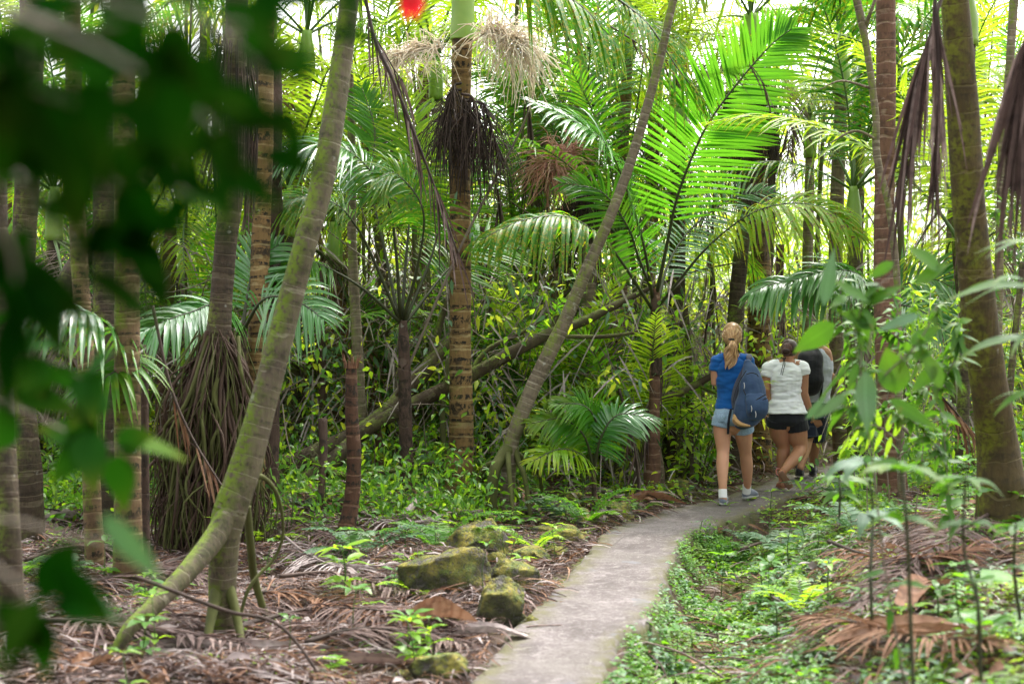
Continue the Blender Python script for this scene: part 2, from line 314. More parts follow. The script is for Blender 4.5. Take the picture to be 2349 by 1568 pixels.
# ------------------------------------------------------------------ ground, path
LE=[(-1.25,0),(-.95,2.),(-.62,4.2),(-.18,6.65),(.022,7.89),(.26,9.05),(.436,10.),(.67,11.35),(.85,12.1),(1.08,12.8),(1.57,13.67),(1.9,14.2),(2.39,15.07),(2.89,16.2),(3.25,16.9),(3.75,17.8),(4.5,19.),(5.6,20.5)]
RE=[(-.62,0),(-.33,2.),(.02,4.2),(.407,6.66),(.60,7.73),(.82,8.6),(.97,9.35),(1.12,10.2),(1.30,11.2),(1.50,11.95),(1.80,12.6),(2.15,13.25),(2.6,14.2),(3.05,15.),(3.45,15.7),(3.9,16.6),(4.4,17.5),(5.2,18.6),(6.3,19.9)]
le=catmull([(a,b,0) for a,b in LE],140); re=catmull([(a,b,0) for a,b in RE],140)
ctr=(le+re)/2
def pathdist0(x,y):
    """signed distance to the path's centre line (+ right) """
    x=np.asarray(x,float); y=np.asarray(y,float); sh=x.shape; p=np.stack([x.ravel(),y.ravel()],1)
    best=np.full(len(p),1e9); sg=np.zeros(len(p))
    for i in range(0,139):
        a=ctr[i,:2]; b=ctr[i+1,:2]; ab=b-a; t=np.clip(((p-a)@ab)/(ab@ab),0,1); q=a+t[:,None]*ab; d=np.linalg.norm(p-q,axis=1)
        cr=ab[0]*(p[:,1]-a[1])-ab[1]*(p[:,0]-a[0]); m=d<best; best[m]=d[m]; sg[m]=-np.sign(cr[m])
    return (best*sg).reshape(sh)
_gx=np.arange(-18,18.01,.1); _gy=np.arange(-2,30.01,.1); _GX,_GY=np.meshgrid(_gx,_gy); _PD=pathdist0(_GX,_GY)
def pathdist(x,y):
    x=np.asarray(x,float); y=np.asarray(y,float); i=np.clip((x+18)/.1,0,len(_gx)-1.001); j=np.clip((y+2)/.1,0,len(_gy)-1.001); a=i.astype(int); b=j.astype(int); u=i-a; w=j-b
    return (_PD[b,a]*(1-u)+_PD[b,a+1]*u)*(1-w)+(_PD[b+1,a]*(1-u)+_PD[b+1,a+1]*u)*w
def wav(x,y):
    return .035*np.sin(x*2.1+y*.9)+.03*np.sin(x*4.3-y*2.7+1)+.02*np.sin(y*5.1+x*1.3)+.012*np.sin(x*9+y*7)
def ground(x,y,d=None):
    x=np.asarray(x,float); y=np.asarray(y,float)
    if d is None: d=pathdist(x,y)
    near=sstep(.28,.6,np.abs(d))
    drop=sstep(.30,.55,d)*(.25*sstep(15.5,11.,y)+.04)*sstep(1.9,.8,d)
    bank=.85*(1-np.exp(-np.maximum(d-.75,0)*.42))*sstep(20,12,y)
    left=.22*sstep(-1.2,-3.,d)*sstep(11,15,y)
    far=.05*np.clip(y-17,0,4)-.16*np.maximum(y-22.5,0); far=np.maximum(far,-14)
    return -.045-drop*.95+bank+left+far+wav(x,y)*near
def gz(x,y): return float(ground(np.array([x]),np.array([y]))[0])

def grid(xs,ys):
    X,Y=np.meshgrid(xs,ys); Z=ground(X,Y); n=len(xs); m=len(ys)
    v=np.stack([X,Y,Z],-1).reshape(-1,3); i=np.arange(m-1)[:,None]*n+np.arange(n-1)[None]
    return v,np.stack([i,i+1,i+n+1,i+n],-1).reshape(-1,4)
mb=MB()
xs=np.r_[np.linspace(-300,-12,14)[:-1],np.linspace(-12,14,330),np.linspace(14,300,14)[1:]]
ys=np.r_[np.linspace(-60,-1,8)[:-1],np.linspace(-1,24,330),np.linspace(24,60,30)[1:],np.linspace(60,400,12)[1:]]
v,f=grid(xs,ys); fine=(np.abs(v[:,0])<14)&(v[:,1]<24)
v[fine,2]+=rng.normal(size=fine.sum())*.008
mb.add(v,f,np.zeros_like(v)); struct('ground',mb,M['soil'])
# path: top sheet + a real edge
mb=MB(); n=280; L_=catmull([(a,b,0) for a,b in LE],n); R_=catmull([(a,b,0) for a,b in RE],n); W_=17
jl=np.cumsum(rng.normal(size=n))*.011; jl-=np.convolve(jl,np.ones(25)/25,'same'); jr=np.cumsum(rng.normal(size=n))*.014; jr-=np.convolve(jr,np.ones(25)/25,'same')
s=np.linspace(0,1,W_)
top=L_[:,None]*(1-s)[None,:,None]+R_[:,None]*s[None,:,None]
top[:,:,0]+=(jl[:,None]*(1-s)[None]+jr[:,None]*s[None])
top[:,:,2]=.012*np.sin(top[:,:,1]*3.1+top[:,:,0]*2)+.006*np.sin(top[:,:,1]*9+top[:,:,0]*13)+rng.normal(size=top.shape[:2])*.0025
side=nrmz(R_-L_)
l1=top[:,0]-side*.035; l1[:,2]-=.03; l2=l1-side*.03; l2[:,2]-=.25
r1=top[:,-1]+side*.03; r1[:,2]-=.03; r2=r1+side*(.03+.05*rng.random((n,1))); r2[:,2]-=.16; r3=r2+side*(-.02+.05*rng.random((n,1))); r3[:,2]-=.4
V=np.concatenate([l2[:,None],l1[:,None],top,r1[:,None],r2[:,None],r3[:,None]],1); K=V.shape[1]
i=np.arange(n-1)[:,None]*K+np.arange(K-1)[None]; f=np.stack([i,i+1,i+K+1,i+K],-1).reshape(-1,4)
d=np.zeros((n,K,3)); sx=np.abs(np.linspace(-1,1,K)); d[...,2]=sx[None]
mb.add(V,f,d)
struct('footpath',mb,M['path'])
# ------------------------------------------------------------------ trunks and palms in front
def TP(pts, foot=True, sink=.06):
    q=np.array([P(u,v,Y) for u,v,Y,w in pts]); r=np.array([w/2/2.2939/F*Y for u,v,Y,w in pts])
    if foot: q[-1,2]=gz(q[-1,0],q[-1,1])-sink
    return q,r
def trunk_thing(name,label,cat,pts,mat,ring=.12,ringd=.03,bump=.03,sides=20,group=None,step=.02,part='trunk'):
    q,r=TP(pts); t=thing(name,label,cat,q[-1],group); mb=MB()
    L=np.linalg.norm(np.diff(q,axis=0),axis=1).sum(); n=int(min(420,L/step))
    tube(mb,q,r,sides,n,bump=bump,ring=ring,ringd=ringd,tint=.5); mb.build(part,mat,t); return t,q,r

# the big leaning trunk at the left
t,q,r=LEAN=trunk_thing('leaning_tree','thick pale trunk leaning right, streaked with bright green moss, forked at its foot','tree',
  [(960,-900,9.,38),(826,-160,8.6,44),(802,0,8.5,46),(785,130,8.5,49),(745,390,8.35,53),(700,560,8.25,55),(655,730,8.2,58),(602,930,8.1,64),(560,1080,8.05,74),(525,1180,8.0,76),(512,1280,8.0,66),(510,1400,8.05,60)],M['bark_lean'],ring=.11,ringd=.018,bump=.035)
for pts,mt in [([(530,1160,8.0,52),(490,1235,7.85,56),(430,1310,7.6,46),(350,1390,7.35,38),(290,1450,7.2,32),(245,1500,7.1,24)],'bark_lean'),
           ([(575,1090,8.1,20),(605,1095,8.15,11),(632,1125,8.2,9),(646,1170,8.25,8),(648,1230,8.3,7),(628,1280,8.3,7),(570,1350,8.2,9),(540,1400,8.15,8)],'root_m'),
           ([(566,1160,8.2,18),(575,1250,8.3,20),(585,1330,8.45,20),(620,1390,8.5,14)],'root_m'),
           ([(520,1330,8.0,30),(545,1420,7.9,20),(560,1470,7.7,14)],'root_m'),([(500,1340,8.0,30),(480,1440,7.8,20),(470,1480,7.6,12)],'root_m')]:
    mb=MB(); q2,r2=TP(pts,True,.03); tube(mb,q2,r2,12,90,bump=.06); mb.build('stilt_root',M[mt],t)
# straight ringed trunk
PA=trunk_thing('slender_palm','straight mossy ringed palm trunk standing left of the cone of aerial roots','palm tree',
  [(270,-950,9.6,44),(282,-100,9.6,50),(285,300,9.6,50),(290,560,9.5,54),(292,800,9.5,58),(292,1000,9.45,60),(294,1200,9.4,64),(296,1350,9.4,76)],M['bark_str'],ring=.10,ringd=.025)
PB=trunk_thing('slender_palm','slender slightly bent ringed trunk just left of the straight mossy one','palm tree',
  [(150,-700,10.4,34),(165,-60,10.4,36),(170,300,10.4,37),(180,560,10.4,38),(196,800,10.3,38),(205,1000,10.2,40),(214,1200,10.1,42),(222,1330,10.1,48)],M['bark_str'],ring=.11,ringd=.025)
trunk_thing('slender_palm','dark trunk cut off by the left edge of the picture, furthest left','palm tree',
  [(-10,300,7.6,44),(0,700,7.6,46),(10,1000,7.5,50),(22,1250,7.4,54),(30,1500,7.4,66)],M['bark_dark'],ring=.14)
t,q,r=trunk_thing('tree','rough dark tree with a crooked branch near the left edge','tree',
  [(75,-50,11.6,52),(70,300,11.6,54),(52,600,11.6,54),(50,800,11.5,56),(58,1000,11.4,60),(66,1260,11.4,76)],M['bark_dark'],ring=.5,ringd=.0,bump=.1)
mb=MB(); q2,r2=TP([(62,470,11.6,26),(30,560,11.5,24),(5,530,11.4,18),(-40,470,11.3,12)],False); tube(mb,q2,r2,10,40,bump=.08); mb.build('branch',M['bark_dark'],t)
trunk_thing('slender_palm','dark trunk half hidden right behind the straight mossy trunk','palm tree',
  [(240,200,12.2,50),(240,560,12.2,52),(242,800,12.1,54),(244,1000,12.1,56),(246,1230,12.,66)],M['bark_dark'],ring=.13)
trunk_thing('fallen_palm','ringed trunk leaning steeply down to the left behind the straight trunks','palm tree',
  [(590,60,13.,36),(545,170,13.,40),(420,290,12.9,42),(330,400,12.8,44),(250,510,12.7,48),(190,590,12.7,50),(130,690,12.6,50),(60,790,12.6,54),(-60,960,12.5,60)],M['bark_dark'],ring=.07,ringd=.03)
# aerial root palm
t,q,r=PC=trunk_thing('stilt_palm','palm raised on a tall dark cone of hanging aerial roots','palm tree',
  [(560,-600,11.3,44),(545,-60,11.3,52),(540,200,11.3,50),(535,400,11.3,54),(518,560,11.3,52),(506,700,11.3,52),(500,790,11.3,60),(490,900,11.3,70),(480,1240,11.3,60)],M['bark_dark'],ring=.045,ringd=.035,bump=.04)
mb=MB(); mb2=MB()
top=P(498,770,11.3)
for i in range(850):
    a=rng.random()*2*PI; rad=(.2+.8*rng.random()**.7)*(1+.12*math.sin(a*3+1)+.08*math.sin(a*7)); late=rng.random()**1.3
    bx=top[0]-.11+rad*math.cos(a)*.47; by=11.3+rad*math.sin(a)*.45; bz=gz(bx,by)-.03
    k0=late*.8; s=A(top[0]+.08*math.cos(a),11.3+.08*math.sin(a),top[2]+.05); e=A(bx,by,bz); s=s+(e-s)*k0*A(.62,.62,1)+A(rng.normal()*.04,rng.normal()*.04,0)
    e=e+A(rng.normal()*.07,rng.normal()*.07,0); q=rng.random()
    if q<.55: e=s+(e-s)*(.25+.7*rng.random())+A(0,0,-.1*rng.random())
    L_c=np.linalg.norm(e-s); dev=nrmz(A(math.cos(a),math.sin(a),0))*.08*L_c; w_=lambda:rpt(1,.045*L_c)[0]
    tube(mb2 if rng.random()<.42 else mb,[s,s+(e-s)*.25+dev*.7+w_(),s+(e-s)*.5+dev+w_(),s+(e-s)*.75+dev*.6+w_(),e],np.array([1,.95,.85,.7,.45])*(.003+.016*rng.random()**2.5),5,16,cap=False)
mb.build('aerial_roots',M['root'],t); mb2.build('mossy_roots',M['root_m'],t)
mb=MB()   # dead fibre hung round the upper trunk
for i in range(160):
    a=rng.random()*2*PI; z=P(0,80+rng.random()*160,11.3)[2]; c=A(P(540,100,11.3)[0]+.13*math.cos(a),11.3+.13*math.sin(a),z)
    tube(mb,[c,c+A(.05*math.cos(a),.05*math.sin(a),-.3),c+A(.02*math.cos(a),.02*math.sin(a),-.5-.5*rng.random())],[.006,.004,.002],4,7,cap=False)
mb.build('dead_fibre',M['drydark'],t)
trunk_thing('slender_palm','brown ringed trunk with black scars close behind the cone of aerial roots','palm tree',
  [(610,-40,12.8,40),(606,300,12.8,42),(598,560,12.8,44),(592,760,12.7,46),(584,1000,12.7,50),(580,1230,12.7,58)],M['bark_tan'],ring=.12)
trunk_thing('dead_tree','split rotten dark trunk touching the brown scarred one','dead trunk',
  [(628,120,13.1,34),(630,500,13.1,38),(622,760,13.1,40),(618,1100,13.,46),(616,1230,13.,54)],M['bark_fib'],ring=.6,ringd=0,bump=.14)
trunk_thing('slender_palm','thin orange brown palm trunk framed between the straight trunk and the root cone','palm tree',
  [(392,520,15.5,26),(386,640,15.5,34),(378,760,15.5,30),(375,900,15.5,32),(372,1100,15.5,38)],M['bark_red'],ring=.10)
# central pale ringed palm
t,q,r=trunk_thing('ringed_palm','tallest pale tan palm in the middle, ringed and blotched black, with cream flower sprays','palm tree',
  [(1064,-330,14.,44),(1062,0,14.,46),(1058,200,14.,47),(1055,400,14.,48),(1056,600,14.,49),(1056,800,14.,51),(1058,950,14.,54),(1058,1030,14.,58),(1052,1075,14.,66),(1045,1110,14.,78)],M['bark_tan'],ring=.125,ringd=.02,sides=26)
MAIN=t
mb=MB(); q2,r2=TP([(1064,-420,14,40),(1064,-180,14.,52),(1062,0,14,52),(1061,70,14.,56),(1060,92,14,54)],False); tube(mb,q2,r2,20,40,bump=.03); mb.build('crownshaft',M['shaft'],t)
def spray(center_path, n, L, mat, parent, name='flower_spray', droop=.5, r0=.0052, spread=1.0, down=0.):
    """branched inflorescence: a curved main stem with many thin wavy branchlets"""
    mb=MB(); c=catmull(center_path,30); tube(mb,c,[.012,.010,.007,.003],6,30)
    T=nrmz(np.gradient(c,axis=0))
    for i in range(n):
        u=.25+.75*rng.random(); k=min(29,int(u*29)); b=c[k]; d=nrmz(T[k]*.6+rng.normal(size=3)*spread*A(1,.8,.8)+A(0,0,-down))
        l=L*(.6+.5*rng.random()); k_=rpt(3,l*.06); p=[b,b+d*l*.3+k_[0],b+d*l*.6-A(0,0,droop*l*.2)+k_[1],b+d*l*.9-A(0,0,droop*l*.7)+k_[2]]
        tube(mb,p,[r0,r0,r0*.9,r0*.5],4,7,cap=False,tint=rng.random())
    return mb.build(name,mat,parent)
spray([P(1075,100,13.8),P(1120,75,13.7),P(1165,80,13.6),P(1200,110,13.55)],260,.50,M['cream'],t,droop=.6,spread=.8)
spray([P(1045,108,13.8),P(1000,108,13.7),P(950,118,13.7),P(905,128,13.7)],150,.36,M['cream'],t,droop=.5,spread=.8)
for (u,v,n) in [(1040,200,55),(1068,235,60),(1085,225,60),(1030,215,35),(1110,240,45)]:
    c=P(u,v,13.78); mb=MB(); e=c+A((u-1060)/80*.25,-.08,-.5)
    cc=catmull([P(1058,v-10,13.85),c,c+(e-c)*.5,e],20); tube(mb,cc,[.014,.012,.008,.004],6)
    for i in range(n*2):
        k=rng.integers(5,19); b=cc[k]; d=nrmz(A((u-1060)/120*.4,0,-1)+rng.normal(size=3)*.38); l=.28+.42*rng.random()
        tube(mb,[b,b+d*l*.5,b+nrmz(d+A(0,0,-.5))*l],[.0045,.0035,.002],4,6,cap=False)
    mb.build('dead_flower_spray',M['drydark'],t)
# slim leaning trunk right of centre with stilt roots
t,q,r=trunk_thing('slim_leaning_tree','slim ringed trunk leaning far to the right, standing on short mossy stilt roots','tree',
  [(1590,-160,13.4,17),(1545,0,13.4,18),(1515,130,13.4,20),(1480,260,13.4,21),(1440,390,13.4,23),(1398,500,13.4,25),(1345,620,13.4,28),(1298,730,13.4,32),(1250,830,13.4,35),(1212,910,13.4,35),(1185,980,13.4,36),(1170,1035,13.4,36),(1160,1050,13.4,31)],M['bark_slim'],ring=.075,ringd=.03,sides=18)
for pts in [[(1172,1020,13.4,30),(1150,1050,13.3,29),(1132,1090,13.2,28),(1125,1115,13.2,26)],[(1180,1020,13.4,16),(1190,1060,13.3,13),(1205,1100,13.1,11),(1222,1140,12.9,8)],[(1178,1030,13.5,13),(1210,1060,13.6,11),(1238,1090,13.7,8),(1245,1120,13.8,7)],[(1150,1060,13.4,16),(1110,1075,13.5,12),(1060,1085,13.6,9)],[(1165,1040,13.3,15),(1168,1080,13.1,12),(1180,1125,12.8,7)]]:
    mb=MB(); q2,r2=TP(pts,True,.03); tube(mb,q2,r2,10,40,bump=.07); mb.build('stilt_root',M['root_m'],t)
# broken stump
t,q,r=trunk_thing('stump','dark ringed stump snapped off at head height behind the rocks','tree stump',
  [(806,832,11.4,22),(806,850,11.4,26),(807,950,11.4,31),(812,1050,11.4,34),(806,1150,11.4,36),(790,1230,11.35,42),(776,1255,11.3,50)],M['bark_stump'],ring=.13)
mb=MB()
for i in range(26):
    a=rng.random()*6.28; b=P(806,838,11.4)+A(.05*math.cos(a),.05*math.sin(a),-.02); tube(mb,[b,b+A(.01*math.cos(a),0,.05),b+A(.03*math.cos(a),.02*math.sin(a),.05+.08*rng.random())],[.008,.005,.001],4,5,cap=False)
mb.build('splinters',M['dryrust'],t)
# right hand trunks
t,q,r=trunk_thing('red_ringed_palm','tall palm with red brown rings above and mossy bark below, right of the walkers','palm tree',
  [(2032,-200,12.2,42),(2032,0,12.2,44),(2032,200,12.2,45),(2030,330,12.2,46),(2028,500,12.2,46),(2030,700,12.1,50),(2036,850,12.,54),(2042,1000,12.,60),(2048,1130,12.,76)],M['bark_red'],ring=.14,ringd=.02)
PD=trunk_thing('thick_palm','thickest olive brown trunk, leaning a little left at the top, on the right bank','palm tree',
  [(2060,-1000,8.2,54),(2150,-330,8.3,60),(2190,0,8.4,65),(2208,250,8.5,70),(2225,500,8.6,75),(2245,700,8.7,79),(2268,880,8.8,84),(2288,1020,8.9,94),(2298,1120,8.9,108),(2302,1230,8.9,130)],M['bark_big'],ring=.22,ringd=.012,bump=.035,sides=30)
t,q,r=trunk_thing('crooked_tree','thin crooked grey tree climbing beside the red ringed palm','tree',
  [(1950,-60,11.6,20),(1972,30,11.6,20),(1990,120,11.6,17),(2008,260,11.6,16),(2012,360,11.6,18),(2040,480,11.6,15),(2058,650,11.6,16),(2062,900,11.6,17),(2070,1120,11.6,20)],M['bark_slim'],ring=.4,ringd=0,bump=.12,sides=10)
for pts in [[(1985,60,11.6,10),(2000,20,11.5,8),(2020,-40,11.5,6)],[(1992,200,11.6,7),(1930,185,11.4,5),(1880,205,11.4,3)],[(2012,320,11.6,8),(1960,300,11.5,6),(1900,330,11.5,3)]]:
    mb=MB(); q2,r2=TP(pts,False); tube(mb,q2,r2,7,24,bump=.08); mb.build('branch',M['bark_slim'],t)
trunk_thing('slender_tree','slender pale trunk right of the thickest trunk','tree',
  [(2330,-60,12.,20),(2312,200,12.,20),(2300,330,12.,19),(2295,480,12.,18),(2290,700,12.,20),(2285,1100,12.,24)],M['bark_slim'],ring=.3,ringd=0,bump=.06,sides=12)
trunk_thing('dark_sapling','dark straight stem at the far right edge behind the thickest trunk','tree',
  [(2346,600,10.5,14),(2320,850,10.5,16),(2310,1010,10.5,18),(2300,1240,10.5,22)],M['bark_dark'],ring=.3,ringd=0,sides=10)
# a palm with crown at chest height of the trees (right of centre)
def bigpalm(name,label,pts,bark,fr,ring=.12,shaftpts=None,L=.62,W=.0145):
    t,q,r=trunk_thing(name,label,'palm tree',pts,M[bark],ring=ring)
    if shaftpts: mb=MB(); q2,r2=TP(shaftpts,False); tube(mb,q2,r2,14,60,bump=.10); mb.build('leaf_sheath',M['bark_fib'],t)
    for f_ in fr:
        pts,opt=f_[0],f_[1]; o=dict(L=L,W=W); o.update(opt); mt=o.pop('mat','palm'); m=MB(); s=MB()
        frond(m,[P(*p) for p in pts],mbs=s,**o); a=m.build('frond',M[mt],t); s.build('leaf_stalk',M['stalk_d'],a)
    return t
CAM=(0,-.85,.5)
bigpalm('young_palm','low palm with a split dark trunk and the greatest bright fanned frond, beside the walkers',
 [(1505,660,15,16),(1505,720,15,22),(1502,800,15,24),(1502,900,15,26),(1500,960,15,27),(1498,1010,15,33),(1494,1060,15,44)],'bark_red',[
 ([(1505,680,15),(1530,560,14.8),(1553,453,14.6),(1594,344,14.4),(1630,274,14.3),(1692,190,14.2),(1765,106,14.1),(1815,66,14.1)],dict(L=.80,W=.023,n=54,nrm=(.25,-1,.35),droop=.10,a0=76,a1=30,t0=.22,lift=.02,jit=.025,mat='palm',rr=.013)),
 ([(1498,690,15),(1477,563,14.7),(1437,432,14.4),(1396,340,14.1),(1340,290,13.9),(1225,238,13.6)],dict(L=.72,W=.016,n=56,nrm=(.3,-.5,.9),droop=.35,mat='palm_w',t0=.25)),
 ([(1499,713,15),(1426,600,14.6),(1375,540,14.4),(1300,497,14.2),(1200,505,14.),(1090,556,13.8)],dict(L=.62,W=.020,n=46,nrm=(.2,-.4,1),droop=.9,mat='palm',t0=.28,sick=.9)),
 ([(1508,705,15),(1560,640,14.8),(1619,570,14.6),(1703,501,14.4),(1780,470,14.2),(1857,468,14.1),(1912,490,14.),(1967,540,13.9)],dict(L=.62,W=.018,n=54,nrm=(-.2,-.6,1),droop=.55,mat='palm_b',t0=.3,sick=1.,lift=.15)),
 ([(1510,690,15),(1535,600,15.3),(1590,520,15.7),(1690,450,16.2),(1780,440,16.5)],dict(L=.6,nrm=CAM,n=40,mat='palm_w')),
 ([(1500,680,15),(1465,590,14.8),(1440,520,14.6),(1380,440,14.6),(1290,420,14.6)],dict(L=.55,nrm=CAM,n=40,mat='palm')),
 ],shaftpts=[(1503,670,15,14),(1503,710,15,25),(1506,800,14.99,28),(1506,860,14.98,28)])
bigpalm('young_palm','slim young palm with a shaggy brown trunk and upright green leaf stalks',
 [(925,735,13.8,18),(926,780,13.8,26),(928,860,13.8,30),(930,960,13.8,30),(932,1060,13.8,32),(932,1140,13.8,44)],'bark_fib',[
 ([(917,735,13.8),(851,582,13.6),(815,516,13.5),(770,468,13.4),(700,450,13.3),(640,470,13.2)],dict(nrm=(0,-.5,1),droop=.5,t0=.45,sick=.5)),
 ([(921,733,13.8),(932,589,13.9),(940,500,14.),(955,400,14.2),(950,290,14.4),(905,170,14.6)],dict(nrm=(.4,-1,.2),t0=.4,mat='palm_b',n=50)),
 ([(930,733,13.8),(983,607,14.),(1009,516,14.2),(1030,420,14.4),(1090,330,14.7)],dict(nrm=CAM,t0=.4)),
 ([(917,738,13.8),(833,662,13.5),(745,611,13.3),(680,600,13.1),(600,640,12.9)],dict(nrm=(0,-.4,1),droop=.6,t0=.45,mat='palm')),
 ([(919,730,13.8),(906,553,13.6),(885,450,13.5),(820,360,13.4),(740,330,13.2),(650,360,13.1)],dict(nrm=(0,-.5,1),droop=.45,t0=.42,mat='palm_w',n=50,L=.7)),
 ([(930,740,13.8),(985,670,14.),(1027,618,14.2),(1100,560,14.5),(1180,560,14.8)],dict(nrm=CAM,t0=.4)),
 ([(915,735,13.8),(880,560,14.),(850,420,14.2),(860,300,14.4),(830,200,14.6)],dict(nrm=(.3,-1,.1),t0=.42,n=46)),
 ([(925,733,13.8),(960,600,13.6),(970,480,13.4),(910,400,13.3),(860,410,13.1)],dict(nrm=(0,-.6,.8),t0=.4,droop=.5,sick=.4)),
 ],ring=.5)
# loose foreground-side fronds that belong to small palms low at the left
bigpalm('small_palm','low palm whose blue green drooping frond arches beside the left edge',
 [(330,790,9.9,10),(332,900,9.9,16),(334,1130,9.9,22)],'bark_fib',[
 ([(332,800,9.9),(270,760,9.7),(200,716,9.5),(110,700,9.3),(20,706,9.2)],dict(L=.5,W=.022,n=36,nrm=(0,-.35,1),droop=.75,mat='palm_w',t0=.12,sick=.25)),
 ([(332,800,9.9),(300,830,9.6),(250,860,9.4),(190,900,9.3)],dict(L=.4,nrm=(0,-.3,1),droop=.6,n=28,mat='palm'))])
bigpalm('small_palm','low palm with a pale shining frond reaching left from behind the root cone',
 [(560,740,12.6,14),(556,850,12.6,20),(556,1000,12.6,26)],'bark_fib',[
 ([(556,760,12.6),(500,700,12.3),(440,715,12.1),(380,735,11.9),(330,760,11.8)],dict(L=.55,W=.022,n=36,nrm=(.1,-.5,1),droop=.55,mat='palm_w',t0=.1)),
 ([(556,760,12.6),(600,690,12.4),(650,680,12.2),(700,700,12.1),(740,730,12.)],dict(L=.5,nrm=CAM,n=30,mat='palm_w',droop=.5)),
 ([(556,760,12.6),(570,660,12.7),(590,600,12.8),(640,560,12.9)],dict(L=.5,nrm=CAM,n=30,mat='palm_w'))])
bigpalm('small_palm','palm with pale silvery fronds spreading over the path above the walkers',
 [(1990,700,14.6,12),(1990,820,14.6,16),(1990,980,14.6,22)],'bark_fib',[
 ([(1990,720,14.6),(1930,665,14.4),(1850,645,14.3),(1780,650,14.2),(1725,672,14.1)],dict(L=.5,W=.024,n=40,nrm=(.1,-.5,1),droop=.7,mat='palm_w',t0=.1)),
 ([(1990,730,14.6),(1990,660,14.4),(1960,625,14.2),(1900,620,14.1),(1830,640,14.)],dict(L=.6,W=.02,n=40,nrm=(.1,-.6,1),droop=.5,mat='palm_w',t0=.1)),
 ([(1990,730,14.6),(2060,660,14.4),(2140,640,14.2),(2200,670,14.1)],dict(L=.6,nrm=CAM,n=36,mat='palm_w')),
 ([(1990,730,14.6),(2040,700,14.2),(2110,710,13.9),(2170,760,13.7)],dict(L=.5,nrm=CAM,n=32,mat='palm_w',droop=.5))])
bigpalm('small_palm','feathery light green palm seedling at the foot of the slim leaning trunk',
 [(1360,1060,13.6,8),(1362,1075,13.6,10),(1364,1110,13.6,12)],'bark_fib',[
 ([(1362,1075,13.6),(1340,1000,13.5),(1290,960,13.4),(1220,970,13.3)],dict(L=.42,W=.014,n=36,nrm=(0,-.7,.7),droop=.3,mat='palm')),
 ([(1362,1075,13.6),(1370,980,13.6),(1340,930,13.5),(1270,925,13.4)],dict(L=.4,W=.013,n=36,nrm=(0,-.7,.7),droop=.3,mat='palm')),
 ([(1362,1075,13.6),(1380,1000,13.5),(1420,950,13.5),(1500,960,13.5)],dict(L=.4,W=.014,n=34,nrm=(0,-.6,.8),droop=.4,mat='palm_w')),
 ([(1362,1075,13.6),(1330,1040,13.4),(1280,1030,13.2),(1215,1060,13.)],dict(L=.36,W=.013,n=32,nrm=(0,-.6,.8),droop=.35,mat='palm_b'))])
# trunk behind the walkers with dark fibres, and the bright crownshafts at the top
t,q,r=trunk_thing('dark_palm','dark mossy curved palm trunk rising directly behind the blonde woman','palm tree',
  [(1728,180,17.2,40),(1722,300,17.2,40),(1714,430,17.2,34),(1702,560,17.2,34),(1692,660,17.2,36),(1686,760,17.2,40),(1680,860,17.2,44),(1676,990,17.2,54)],M['bark_dark'],ring=.075,ringd=.035)
mb=MB()
for i in range(420):
    a=rng.random()*6.28; c=P(1722,190+rng.random()*90,17.2)+A(.2*math.cos(a),.2*math.sin(a),0); l=.4+.7*rng.random()
    tube(mb,[c,c+A(.12*math.cos(a),.12*math.sin(a),-.3*l),c+A(.1*math.cos(a)+rng.normal()*.05,.12*math.sin(a),-l)],[.007,.005,.002],4,6,cap=False)
mb.build('dead_flower_spray',M['drydark'],t)
trunk_thing('slender_palm','pale pinkish ringed trunk between the heads of the two women','palm tree',
  [(1745,180,18.5,30),(1742,380,18.5,28),(1738,560,18.5,27),(1730,700,18.5,28),(1727,900,18.5,36)],M['bark_tan'],ring=.11)
trunk_thing('slender_palm','narrow dark green trunk just right of the pale pinkish one','palm tree',
  [(1772,200,18.9,18),(1768,560,18.9,18),(1752,720,18.9,19),(1748,900,18.9,24)],M['bark_dark'],ring=.09)
trunk_thing('slender_palm','small brown ringed trunk above the white shirted woman','palm tree',
  [(1790,560,20,18),(1786,700,20,20),(1784,820,20,22),(1782,900,20,26)],M['bark_tan'],ring=.1)
